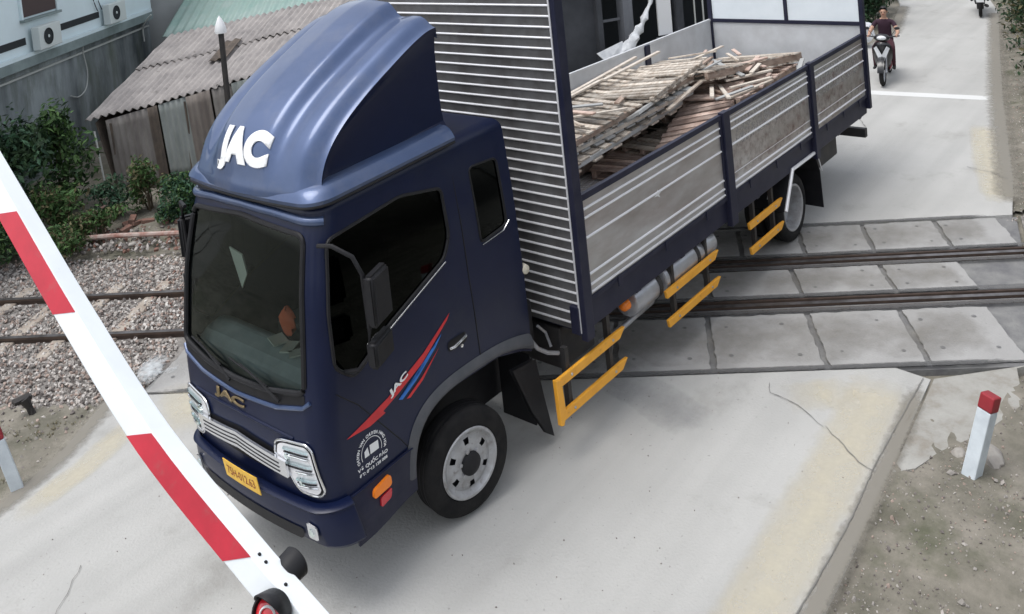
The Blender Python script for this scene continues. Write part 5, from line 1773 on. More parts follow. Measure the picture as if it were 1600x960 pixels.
for v in bmx.verts:
    v.co += Vector((noise.noise(v.co * 5), noise.noise(v.co * 5 + Vector((9, 0, 0))), noise.noise(v.co * 5 + Vector((0, 9, 0))))) * 0.05
wr = thing('wrapped_bundle', 'white plastic sheet twisted into a hanging bundle behind the far side of the truck bed', 'plastic sheet')
obj('twisted_sheet', bmx, 'cloth_white', wr, smooth=True)
bm = flat_polys([[(0, 0), (0.55, 0.14), (0.62, -0.12), (0.5, -0.30), (0.16, -0.22)]])
for v in bm.verts:
    v.co = bp3(5.25 + v.co.x * 1.4, 0.5 + 0.1 * math.sin(v.co.x * 9), 0.72 + v.co.y * 1.2)
o = obj('loose_flap', bm, 'cloth_white', wr)
o.modifiers.new('thick', 'SOLIDIFY').thickness = 0.03

# ------------------------------------------------------------------ pallets and battens on the bed
M['wood_a'] = mat('pale_pallet_wood', (0.52, 0.48, 0.42), 0.85, 0, (0.28, 0.22, 0.17), 5, 0.9, stretch=(1, 4, 4), grime=(0.14, 0.11, 0.09), gscale=4, glevel=(0.55, 0.75), island=0.55)
M['wood_b'] = mat('brown_pallet_wood', (0.34, 0.27, 0.22), 0.85, 0, (0.18, 0.12, 0.09), 5, 0.9, stretch=(1, 4, 4), island=0.55)
M['wood_c'] = mat('bleached_batten', (0.62, 0.57, 0.50), 0.85, 0, (0.42, 0.36, 0.30), 6, 0.8)
M['wood_d'] = mat('grey_weathered_board', (0.36, 0.37, 0.37), 0.8, 0, (0.28, 0.28, 0.27), 4, 0.7)
M['wood_p'] = mat('pinkish_pallet_wood', (0.50, 0.40, 0.35), 0.85, 0, (0.28, 0.19, 0.15), 5, 0.9, island=0.55)
def on_bed(loc, rot):
    # truck-frame placement turned into world placement
    m = TM.to_4x4() @ Matrix.Translation(loc) @ Euler([R(a) for a in rot]).to_matrix().to_4x4()
    return m
def pallet(loc, rot, L, W, nsl, mats, label, H=0.12, gap=0.72, both=True, name='wooden_pallet'):
    root = thing(name, label, 'pallet')
    root.matrix_world = on_bed(loc, rot)
    for k in range(3):
        y = -W / 2 + 0.05 + (W - 0.1) * k / 2
        b = obj('bearer', box(nb(), -L / 2, L / 2, y - 0.03, y + 0.03, 0.022, H - 0.022), mats[1], root, bevel=0.004)
    for lv, z0 in ((0, 0.0), (1, H - 0.0215)):
        if lv == 0 and not both:
            continue
        bm = nb()
        for k in range(nsl):
            x = -L / 2 + L * (k + 0.5) / nsl + rnd.uniform(-0.01, 0.01)
            w = L / nsl * gap * rnd.uniform(0.8, 1.1) / 2
            o0, o1 = rnd.uniform(-0.03, 0.03), rnd.uniform(-0.03, 0.03)
            t = rnd.gauss(0, 0.02)
            if rnd.random() < 0.10 and 0 < k < nsl - 1:
                continue
            mm = Matrix.Rotation(t, 4, 'Z')
            box(bm, x - w, x + w, -W / 2 + o0, W / 2 + o1, z0, z0 + 0.021)
        o = obj('slatted_deck', bm, mats[0], root)
    return root
def pl(i, *a, **k):
    return pallet(*a, **k)
# front stack: long slatted frames resting on a narrow base, so a dark gap shows underneath
pl(0, (-4.5, -0.98, 1.24), (0, 0, 1), 2.6, 0.5, 13, ('wood_b', 'wood_b'), 'brown narrow pallet on the bed floor under the front pallet stack', H=0.16)
pl(1, (-4.5, -0.96, 1.41), (0, 0, -1), 2.6, 0.55, 12, ('wood_b', 'wood_b'), 'narrow pallet second from the bottom under the front pallet stack', H=0.16)
pl(18, (-4.7, -0.98, 1.58), (1, 0, 2), 2.6, 0.5, 10, ('wood_b', 'wood_b'), 'narrow grey brown pallet third from the bottom under the front pallet stack', H=0.16)
pl(2, (-4.35, -0.60, 1.82), (-2, 1.0, 3), 2.9, 1.22, 12, ('wood_a', 'wood_d'), 'grey edged slatted frame, lowest of the long frames overhanging the bed at the front', H=0.10)
pl(3, (-4.45, -0.62, 1.94), (-1, 1.5, -2), 3.1, 1.20, 13, ('wood_d', 'wood_c'), 'grey slatted frame second from the top of the front stack', H=0.10)
pl(5, (-4.6, -0.62, 2.06), (-1, 1.8, 1), 3.1, 1.2, 17, ('wood_a', 'wood_b'), 'tan slatted pallet lying on top of the front pallet stack', gap=0.62, H=0.11)
# rear stack
pl(6, (-7.1, -0.35, 1.24), (0, 0, -3), 2.3, 1.6, 12, ('wood_b', 'wood_b'), 'brown pallet at the bottom of the rear pallet stack')
pl(7, (-7.1, -0.35, 1.40), (2, 0, 2), 2.3, 1.7, 12, ('wood_a', 'wood_b'), 'pallet second from the bottom of the rear pallet stack')
pl(8, (-7.0, -0.30, 1.56), (3, 1, -5), 2.4, 1.8, 12, ('wood_a', 'wood_b'), 'pallet in the middle of the rear pallet stack')
pl(9, (-7.15, -0.30, 1.71), (5, -1, 4), 2.3, 1.8, 13, ('wood_p', 'wood_b'), 'pinkish pallet second from the top of the rear pallet stack')
pl(10, (-7.45, -0.35, 1.90), (8, -5, -9), 2.4, 1.45, 17, ('wood_a', 'wood_b'), 'wide pale pallet tilted on top of the rear pallet stack near the gate', H=0.14)
pl(16, (-6.55, -0.75, 2.03), (5, -2, 12), 1.7, 0.9, 11, ('wood_c', 'wood_a'), 'bleached slatted frame at the far high point of the load', H=0.10)
# bridging frames in the middle, dropping to the near side
pl(11, (-5.75, 0.28, 1.70), (12, 5, 16), 2.2, 0.8, 12, ('wood_p', 'wood_b'), 'pinkish slatted frame sliding off the pile between the two pallet stacks', H=0.10)
pl(12, (-5.6, -0.45, 2.14), (6, 1, 9), 1.9, 0.95, 12, ('wood_a', 'wood_a'), 'pale slatted frame bridging the two pallet stacks at the top', H=0.09)
pl(13, (-4.85, -0.34, 1.24), (0, 0, 12), 1.15, 0.75, 10, ('wood_p', 'wood_p'), 'low pinkish pallet lying on the bed floor nearest the front wall', H=0.13)
pl(14, (-6.1, 0.05, 1.24), (0, 0, 4), 1.4, 1.0, 11, ('wood_a', 'wood_b'), 'low pallet on the bed floor in the middle of the truck bed', H=0.14)
pl(17, (-5.55, -0.15, 1.39), (2, 1, -7), 1.3, 0.7, 9, ('wood_a', 'wood_p'), 'small pallet set crooked on the two low pallets in the middle of the bed', H=0.10)
pl(19, (-5.9, 0.85, 1.24), (0, 0, -3), 1.5, 0.7, 10, ('wood_p', 'wood_b'), 'low pallet on the bed floor against the near side board', H=0.14)
pl(15, (-7.6, 0.72, 1.50), (4, 0, -3), 1.9, 0.75, 12, ('wood_a', 'wood_b'), 'tan pallet edge by the near side board beside the rear stack', H=0.14)
# grey board on the front stack
b = bxo('grey_board', (-0.42, 0.42, -0.16, 0.16, 0, 0.04), 'wood_d', None, bevel=0.004)
b.matrix_world = on_bed((-4.75, -0.02, 2.07), (28, 3, 6))
tag(b, 'plain flat grey board lying on the near edge of the front pallet stack', 'board')
# loose battens on the pile
k_names = ['pale batten lying across the loose timber at the middle of the load', 'longest pale batten leaning over the loose timber in the middle of the load']
bats = [((-6.0, 0.28, 2.02), (0, -7, 28), 1.3, 'wood_c', 'longest pale batten leaning up over the middle of the load'),
        ((-6.15, 0.38, 1.98), (0, -6, 33), 1.25, 'wood_c', 'pale batten lying right beside the longest leaning batten'),
        ((-6.9, 0.40, 2.03), (0, 3, -35), 0.75, 'wood_c', 'short white batten crossing the loose timber near the rear stack'),
        ((-6.7, 0.52, 1.98), (0, 2, -28), 0.7, 'wood_c', 'short pale batten parallel to the short white one, nearer the side board'),
        ((-6.5, 0.62, 1.95), (0, 2, -12), 0.95, 'wood_a', 'tan batten lying low along the near edge of the loose timber'),
        ((-5.6, 0.10, 2.05), (0, 3, 8), 1.3, 'wood_a', 'tan batten along the top of the sliding slatted frame'),
        ((-7.0, 0.60, 1.95), (0, 0, 15), 0.8, 'wood_p', 'pinkish batten beside the rear pallet stack'),
        ((-5.1, -1.08, 2.26), (0, 3, 3), 2.6, 'wood_c', 'long pale batten along the far top edge of the front stack'),
        ((-4.2, -1.0, 2.20), (0, 4, -1), 2.0, 'wood_c', 'pale batten at the far front corner of the front stack'),
        ((-6.0, -0.95, 2.31), (0, 0, 6), 1.8, 'wood_c', 'pale batten along the far top edge between the stacks'),
        ((-5.6, 0.85, 1.48), (0, 0, 20), 1.0, 'wood_c', 'pale batten lying on the low pallet by the near side board'),
        ((-6.3, 0.25, 1.92), (0, 0, 60), 0.7, 'wood_b', 'brown batten crosswise under the leaning battens'),
        ((-6.4, 0.55, 1.88), (0, 0, -50), 0.8, 'wood_b', 'brown batten sloping towards the near side board'),
        ((-5.2, 0.22, 1.62), (4, 2, 3), 2.2, 'wood_d', 'grey batten on the near edge low in the front stack')]
for k in range(30):
    u = rnd.random()
    x_, y_ = -5.3 - 2.9 * u, rnd.uniform(-0.9, 0.75)
    z_ = 2.17 - 0.16 * max(0, y_ + 0.3) + rnd.uniform(-0.05, 0.06) - (0.05 if u > 0.8 else 0)
    if k >= 23:
        x_, y_, z_ = rnd.uniform(-4.6, -3.2), rnd.uniform(-1.1, -0.1), 2.21 + rnd.uniform(0, 0.03)
    L_ = rnd.uniform(0.35, 1.0)
    o = bxo('wooden_batten', (-L_ / 2, L_ / 2, -rnd.uniform(0.015, 0.04), rnd.uniform(0.015, 0.04), -0.01, 0.01), rnd.choice(('wood_a', 'wood_b', 'wood_c', 'wood_p', 'wood_d')), None)
    o.matrix_world = on_bed((x_, y_, z_), (rnd.uniform(-12, 12), rnd.uniform(-8, 8), rnd.gauss(20, 38)))
    tag(o, 'short broken batten in the loose timber scattered over the pallets on the truck bed', 'batten', 'broken battens on the load')
for loc, rot, L, mm, lab in bats:
    o = bxo('wooden_batten', (-L / 2, L / 2, -0.028, 0.028, -0.014, 0.014), mm, None, bevel=0.003)
    o.matrix_world = on_bed(loc, rot)
    tag(o, lab, 'batten')

# ------------------------------------------------------------------ foliage
def leaf_mat(name, c1, c2):
    m = mat(name, c1, 0.6, 0, c2, 3.0, 1.0, detail=3, island=0.5)
    m.node_tree.nodes['Principled BSDF'].inputs['Specular IOR Level'].default_value = 0.25
    return m
M['leaf_dark'] = leaf_mat('dark_leaves', (0.018, 0.042, 0.020), (0.038, 0.075, 0.030))
M['leaf_mid'] = leaf_mat('green_leaves', (0.045, 0.105, 0.032), (0.09, 0.16, 0.05))
M['leaf_blue'] = leaf_mat('bluish_leaves', (0.028, 0.070, 0.042), (0.055, 0.115, 0.062))
M['leaf_dry'] = leaf_mat('dry_leaves', (0.09, 0.085, 0.04), (0.15, 0.13, 0.07))
M['stem'] = mat('woody_stem', (0.10, 0.075, 0.05), 0.9)
def bush(x, y, z, w, d, h, n, leaf, label, m='leaf_mid', cat='bush', grp=None, name='bush', seed=1, trunk_h=0.0, m2=None, long=1.6):
    rr = random.Random(seed)
    root = thing(name, label, cat, (x, y, z), group=grp)
    blobs = []
    nblob = 9
    for _ in range(nblob):
        a, q = rr.uniform(0, 2 * PI), rr.random() ** 0.6
        blobs.append((Vector((math.cos(a) * q * w * 0.62, math.sin(a) * q * d * 0.62, trunk_h + (h - trunk_h) * rr.uniform(0.18, 0.86))), rr.uniform(0.28, 0.5)))
    bm = nb()
    for i in range(n):
        c, r0 = blobs[rr.randrange(nblob)]
        v = Vector((rr.gauss(0, 1), rr.gauss(0, 1), rr.gauss(0, 1))).normalized() * (rr.random() ** 0.45)
        p = c + Vector((v.x * w * r0, v.y * d * r0, v.z * (h - trunk_h) * r0 * 0.62))
        if p.z < 0.02:
            p.z = rr.uniform(0.02, 0.15)
        L = leaf * rr.uniform(0.6, 1.4)
        e = Euler((rr.gauss(0, 0.7), rr.gauss(0.35, 0.6), rr.uniform(0, 2 * PI))).to_matrix()
        q = [e @ Vector(k) for k in ((-L * long / 2, 0, 0), (0, -L * 0.32, 0.04 * L), (L * long / 2, 0, -0.12 * L), (0, L * 0.32, 0.04 * L))]
        f = bm.faces.new([bm.verts.new(p + k) for k in q])
        if m2 and rr.random() < 0.3:
            f.material_index = 1
    me = bpy.data.meshes.new('foliage')
    bm.to_mesh(me)
    bm.free()
    me.materials.append(M[m])
    if m2:
        me.materials.append(M[m2])
    link('foliage', me, None, root)
    bm = nb()
    for c, r0 in blobs[:7]:
        b0 = Vector((rr.uniform(-0.05, 0.05), rr.uniform(-0.05, 0.05), -0.1))
        mid = b0.lerp(c, 0.5) + Vector((rr.uniform(-0.1, 0.1), rr.uniform(-0.1, 0.1), 0.05)) * w
        if trunk_h:
            b1 = Vector((0, 0, trunk_h * 0.9))
            tube(bm, [b1, b1.lerp(c, 0.5) + Vector((0, 0, 0.1)), c], [0.05, 0.035, 0.012], 6)
        else:
            tube(bm, [b0, mid, c], [0.018, 0.013, 0.006], 5)
    if trunk_h:
        tube(bm, [Vector((0, 0, -0.2)), Vector((0.03, 0, trunk_h * 0.5)), Vector((0, 0.02, trunk_h))], [0.14, 0.11, 0.08], 10)
    obj('trunk' if trunk_h else 'stem', bm, 'stem', root)
    return root
bush(0.0, -9.6, 0, 1.35, 1.0, 2.35, 4200, 0.085, 'tall dark green shrub against the mouldy wall at the left edge', 'leaf_dark', seed=2, m2='leaf_blue')
bush(-1.45, -9.95, 0, 0.75, 0.7, 1.95, 2200, 0.08, 'tall green shrub with brighter top between the dark shrub and the shed', 'leaf_mid', seed=3, m2='leaf_dark')
bush(-0.95, -8.95, 0, 0.75, 0.6, 0.95, 1800, 0.06, 'low bright green plant in front of the tall shrubs', 'leaf_mid', seed=4, m2='leaf_dry')
bush(0.25, -8.7, 0, 0.9, 0.7, 0.8, 1800, 0.06, 'low green weeds behind the raised barrier at the left edge', 'leaf_dark', seed=14, m2='leaf_mid')
bush(-1.75, -8.75, 0, 0.5, 0.45, 0.75, 1100, 0.05, 'small bluish green weed at the left foot of the shed wall', 'leaf_blue', seed=5, m2='leaf_dark')
bush(-2.35, -8.55, 0, 0.5, 0.4, 1.05, 1300, 0.055, 'bushy plant with pale sprigs in front of the shed wall', 'leaf_mid', seed=6, m2='leaf_dry')
bush(-2.45, -7.75, 0, 0.75, 0.6, 0.85, 2200, 0.055, 'broad dark leafy bush beside the windscreen of the truck', 'leaf_blue', seed=7, m2='leaf_mid')
bush(-3.3, -7.75, 0, 0.55, 0.5, 1.25, 1500, 0.055, 'taller leafy bush half hidden behind the truck cab', 'leaf_mid', seed=8, m2='leaf_dry')
bush(-1.25, -8.15, 0, 0.6, 0.45, 0.55, 1200, 0.05, 'loose low weeds by the fork of the lying pole', 'leaf_mid', seed=15, m2='leaf_dry')
bush(-0.55, -8.0, 0, 0.55, 0.4, 0.5, 1000, 0.05, 'thin green weeds at the barrier end of the lying pole', 'leaf_mid', seed=16, m2='leaf_dry')
bush(-2.9, -7.2, 0, 0.6, 0.45, 0.7, 1400, 0.05, 'low leafy weeds just above the lying pole beside the cab', 'leaf_mid', seed=17, m2='leaf_blue')
# hedges along the far road
right_h = [(-11.6, 3.95, 1.2, 0.6), (-13.1, 3.45, 2.2, 1.0), (-14.9, 3.0, 2.5, 1.05), (-16.8, 2.55, 2.4, 1.05), (-18.8, 2.1, 2.7, 1.1), (-21.0, 1.65, 2.6, 1.1), (-23.5, 1.15, 2.8, 1.15), (-26.5, 0.5, 3.0, 1.3)]
for i, (x, y, h, w) in enumerate(right_h):
    bush(x, y, -0.05, w, w, h, 2600, 0.085, 'dense dark roadside shrub in the hedge along the right side of the far road', 'leaf_dark', 'bush', 'hedge shrubs right of the far road', seed=20 + i, m2='leaf_dry')
for i, (x, y, h, w) in enumerate([(-17.6, -3.0, 1.7, 0.95), (-19.2, -2.75, 1.7, 0.95), (-20.8, -2.5, 1.8, 1.0), (-22.9, -2.9, 2.2, 1.1), (-25.2, -3.6, 2.4, 1.25), (-28, -5.0, 2.8, 1.5)]):
    bush(x, y, -0.05, w, w, h, 2400, 0.085, 'dense dark roadside shrub in the hedge along the left side of the far road', 'leaf_dark', 'bush', 'hedge shrubs left of the far road', seed=40 + i, m2='leaf_blue')
# unseen trees added on the camera's side to darken the truck's reflections
tr0 = bush(9, 13.5, -0.1, 2.6, 2.6, 6.0, 5200, 0.22, 'added unseen tree', 'leaf_dark', 'tree', None, 'added_tree', 60, 1.6, 'leaf_mid')
tr0['label'] = 'unseen leafy tree added behind the camera, nearest the barrier'
for i, (x, y, rz) in enumerate([(4.5, 14.5, 1.0), (0.0, 13.0, 2.0), (-4.5, 12.0, 3.0), (-9.0, 10.8, 4.0), (-13.5, 9.0, 5.0), (14, 9, 0.6), (16, 3, 2.2), (16, -4, 3.3)]):
    r_ = tr0.copy()
    C.objects.link(r_)
    r_.location = (x, y, -0.1)
    r_.rotation_euler = (0, 0, rz)
    r_['label'] = 'unseen leafy tree added on the camera side of the road'
    r_['group'] = 'added trees behind the camera'
    for ch in list(tr0.children):
        c2 = ch.copy()
        C.objects.link(c2)
        c2.parent = r_

# grass tufts and weeds on the right dirt
def tufts(name, spots, label, m):
    bm = nb()
    for (x, y, z, h) in spots:
        for _ in range(9):
            a = rnd.uniform(0, 2 * PI)
            b = Vector((x + rnd.uniform(-0.03, 0.03), y + rnd.uniform(-0.03, 0.03), z))
            t = b + Vector((math.cos(a) * h * 0.7, math.sin(a) * h * 0.7, h * rnd.uniform(0.5, 1)))
            w = Vector((-math.sin(a), math.cos(a), 0)) * 0.005
            bm.faces.new([bm.verts.new(b - w), bm.verts.new(b + w), bm.verts.new(t)])
    return tag(obj(name, bm, m), label, 'grass', kind='stuff')
sp = []
for _ in range(520):
    x = rnd.uniform(-4.4, 0.4)
    y = 4.55 + rnd.random() ** 0.7 * 1.3 + max(0, -x - 2) * 0.12
    if noise.noise(Vector((x * 1.3, y * 1.3, 5))) > -0.05:
        sp.append((x, y, -0.03, rnd.uniform(0.02, 0.06)))
tufts('grass', sp, 'sparse low grass on the dirt at the lower right edge', 'leaf_mid')
sp = []
for _ in range(240):
    s_, t_ = rnd.uniform(-5.0, -2.9), rnd.uniform(-0.3, 1.0)
    x, y = st(s_, t_)
    if y < interp(x, left_edge) - 0.15 and noise.noise(Vector((x * 1.6, y * 1.6, 8))) > 0:
        sp.append((x, y, -0.04, rnd.uniform(0.015, 0.04)))
tufts('grass', sp, 'sparse dry grass on the dirt left of the road by the ballast', 'leaf_dry')
sp = []
for _ in range(700):
    x = rnd.uniform(-25, -8)
    y = edge_y(x, right_edge) + 0.45 + rnd.random() * 1.2
    sp.append((x, y, -0.03, rnd.uniform(0.03, 0.10)))
tufts('grass', sp, 'rough grass at the foot of the hedge beyond the crossing', 'leaf_dry')

# ------------------------------------------------------------------ debris left of the tracks
M['brick'] = mat('broken_brick', (0.24, 0.12, 0.09), 0.9, 0, (0.14, 0.10, 0.08), 12, 0.9, bump=0.5, bscale=25)
M['bark'] = mat('peeling_pole', (0.46, 0.40, 0.36), 0.85, 0, (0.30, 0.14, 0.11), 6, 1.0)
tag(obj('lying_pole', tube(nb(), [Vector((-0.78, -8.55, 0.10)), Vector((-1.3, -7.8, 0.13)), Vector((-1.9, -6.95, 0.12)), Vector((-2.7, -5.9, 0.12))], [0.045, 0.04, 0.04, 0.035], 8), 'bark', smooth=True), 'long pale pole with red marks lying along the far side of the ballast', 'pole')
tag(obj('broken_branch', tube(nb(), [Vector((-0.80, -8.60, 0.08)), Vector((-1.15, -8.62, 0.22)), Vector((-1.65, -8.72, 0.34))], [0.04, 0.03, 0.02], 7), 'bark', smooth=True), 'short pale branch slanting up from the end of the lying pole', 'branch')
bx_spots = [(-1.85, -8.15, 0.04, 20), (-1.72, -8.22, 0.04, 75), (-1.82, -8.20, 0.11, 50), (-2.0, -8.05, 0.04, -30), (-1.62, -8.05, 0.04, 10), (-2.15, -7.75, 0.04, 60), (-2.3, -7.55, 0.04, 15)]
for x, y, z, a in bx_spots:
    o = bxo('brick', (-0.10, 0.10, -0.05, 0.05, -0.032, 0.032), 'brick', None, bevel=0.008)
    o.location = (x, y, z + 0.03)
    o.rotation_euler = (rnd.uniform(-0.15, 0.15), rnd.uniform(-0.15, 0.15), R(a))
    tag(o, 'loose reddish brick on the bank between the shed plants and the lying pole', 'brick', 'loose bricks by the shed plants')
rock(-1.0, -8.35, 0.03, 0.13, m_rock, 'dark grey stone at the fork of the lying pole')
rock(-1.42, -7.45, 0.02, 0.07, m_rock, 'small grey stone on the strip between lying pole and ballast')
sp = []
for _ in range(700):
    s_, t_ = rnd.uniform(-7.5, -4.0), rnd.uniform(5.2, 6.1)
    x, y = st(s_, t_)
    sp.append((x, y, 0.02 + rnd.uniform(-0.02, 0.03), rnd.uniform(0.02, 0.05)))
stones('rubble', sp, [sm[3], sm[1], M['brick'], sm[0]], 'broken rubble and brick bits between the far rail and the plants')
sp = []
for _ in range(110):
    s_, t_ = rnd.uniform(-4.2, -3.2), rnd.uniform(2.9, 4.6)
    x, y = st(s_, t_)
    sp.append((x, y, -0.05, rnd.uniform(0.015, 0.03)))
stones('brick_chips', sp, [M['brick'], m_rockw], 'red brick chips scattered over the ballast between the rails')

# ------------------------------------------------------------------ people on motorbikes
M['skin'] = mat('skin', (0.45, 0.27, 0.19), 0.6)
M['shirt_plum'] = mat('dark_plum_shirt', (0.030, 0.010, 0.022), 0.85)
M['trousers'] = mat('dark_trousers', (0.05, 0.012, 0.02), 0.85)
M['cloth_black'] = mat('black_cloth', (0.012, 0.012, 0.014), 0.85)
M['hair'] = mat('black_hair', (0.008, 0.007, 0.007), 0.6)
M['moto_black'] = mat('scooter_black', (0.012, 0.012, 0.014), 0.3, coat=0.4)
M['moto_white'] = mat('scooter_white', (0.62, 0.64, 0.66), 0.3, coat=0.5)
M['moto_red'] = mat('scooter_red', (0.22, 0.015, 0.03), 0.35, coat=0.4)

def skin_chain(name, verts, edges, radii, mats_fn, parent, root_i=0, sub=2):
    me = bpy.data.meshes.new(name)
    me.from_pydata(verts, edges, [])
    o = bpy.data.objects.new(name, me)
    C.objects.link(o)
    o.modifiers.new('skin', 'SKIN')
    for i, sv in enumerate(me.skin_vertices[0].data):
        sv.radius = (radii[i][0], radii[i][1])
        sv.use_root = (i == root_i)
    o.modifiers.new('subsurf', 'SUBSURF').levels = sub
    dg = bpy.context.evaluated_depsgraph_get()
    me2 = bpy.data.meshes.new_from_object(o.evaluated_get(dg))
    bpy.data.objects.remove(o)
    o = bpy.data.objects.new(name, me2)
    C.objects.link(o)
    me2.materials.clear()
    names, fn = mats_fn
    for k in names:
        me2.materials.append(M[k])
    for p in me2.polygons:
        p.material_index = fn(p.center)
        p.use_smooth = True
    o.parent = parent
    return o

def rider(parent_loc, rz, label, mats, hair=True, helmet=False, scale=1.0):
    # seated figure facing +X, hips at (−0.18, 0, 0.80)
    root = thing('person', label, 'person', parent_loc, (0, 0, rz))
    root.scale = (scale,) * 3
    V, E_, Rr = [], [], []
    def add(p, r, prev=None):
        V.append(p)
        Rr.append(r if isinstance(r, tuple) else (r, r))
        if prev is not None:
            E_.append((prev, len(V) - 1))
        return len(V) - 1
    pel = add((-0.18, 0, 0.80), (0.15, 0.12))
    bel = add((-0.17, 0, 0.95), (0.14, 0.11), pel)
    chs = add((-0.13, 0, 1.13), (0.17, 0.12), bel)
    up = add((-0.11, 0, 1.27), (0.14, 0.09), chs)
    nk = add((-0.09, 0, 1.36), 0.052, up)
    hd0 = add((-0.07, 0, 1.43), (0.066, 0.072), nk)
    hd1 = add((-0.065, 0, 1.50), (0.076, 0.09), hd0)
    hd2 = add((-0.07, 0, 1.57), (0.062, 0.075), hd1)
    for s_ in (1, -1):
        sh = add((-0.11, s_ * 0.19, 1.25), 0.062, up)
        el = add((0.05, s_ * 0.30, 1.05), 0.043, sh)
        wr_ = add((0.26, s_ * 0.29, 1.02), 0.030, el)
        pa = add((0.33, s_ * 0.285, 1.03), (0.036, 0.020), wr_)
        for f in range(4):
            k1 = add((0.375, s_ * (0.262 + 0.016 * f), 1.035), 0.009, pa)
            k2 = add((0.392 + 0.003 * (f % 2), s_ * (0.262 + 0.016 * f), 1.012), 0.008, k1)
            add((0.372, s_ * (0.262 + 0.016 * f), 0.995), 0.007, k2)
        t1_ = add((0.345, s_ * 0.250, 1.015), 0.010, pa)
        add((0.370, s_ * 0.247, 0.998), 0.008, t1_)
        hp_ = add((-0.10, s_ * 0.11, 0.78), 0.095, pel)
        kn = add((0.28, s_ * 0.19, 0.73), 0.066, hp_)
        an = add((0.22, s_ * 0.20, 0.34), 0.040, kn)
        hl_ = add((0.21, s_ * 0.20, 0.28), 0.038, an)
        add((0.36, s_ * 0.21, 0.265), (0.040, 0.025), hl_)
    def cls(c):
        ay = abs(c.y)
        if c.z > 1.335 and ay < 0.12:
            return 2
        if c.z > 0.90 and (c.x > 0.0 or ay > 0.27) and ay > 0.2:
            return 2
        if c.z > 0.86 and c.x < 0.12:
            return 0
        if c.z < 0.31:
            return 3
        return 1
    skin_chain('body', V, E_, Rr, ((mats[0], mats[1], 'skin', 'cloth_black'), cls), root)
    if helmet or hair:
        bm = nb()
        bmesh.ops.create_uvsphere(bm, u_segments=20, v_segments=14, radius=1.0)
        for v in bm.verts:
            v.co = Vector((v.co.x * (0.125 if helmet else 0.098), v.co.y * (0.115 if helmet else 0.086), v.co.z * (0.12 if helmet else 0.10)))
        bmesh.ops.delete(bm, geom=[v for v in bm.verts if v.co.z < (-0.03 if helmet else 0.0) and v.co.x > -0.02 or v.co.z < -0.07 or (v.co.x > 0.07 and v.co.z < 0.05 and not helmet)], context='VERTS')
        for v in bm.verts:
            v.co += Vector((-0.078, 0, 1.535))
        obj('helmet' if helmet else 'hair', bm, mats[2], root, smooth=True)
    # face
    for s_ in (1, -1):
        bm = nb()
        bmesh.ops.create_uvsphere(bm, u_segments=10, v_segments=8, radius=0.011, matrix=Matrix.Translation((0.012, s_ * 0.030, 1.505)))
        obj('eye', bm, 'hair', root)
        bm = nb()
        bmesh.ops.create_uvsphere(bm, u_segments=10, v_segments=8, radius=0.02, matrix=Matrix.Translation((-0.07, s_ * 0.082, 1.495)) @ Matrix.Diagonal((0.8, 0.4, 1.4, 1)))
        obj('ear', bm, 'skin', root)
    obj('nose', tube(nb(), [Vector((0.012, 0, 1.51)), Vector((0.030, 0, 1.48)), Vector((0.016, 0, 1.472))], [0.006, 0.013, 0.009], 8), 'skin', root, smooth=True)
    obj('mouth', box(nb(), 0.004, 0.014, -0.02, 0.02, 1.447, 1.453), 'moto_red', root)
    return root

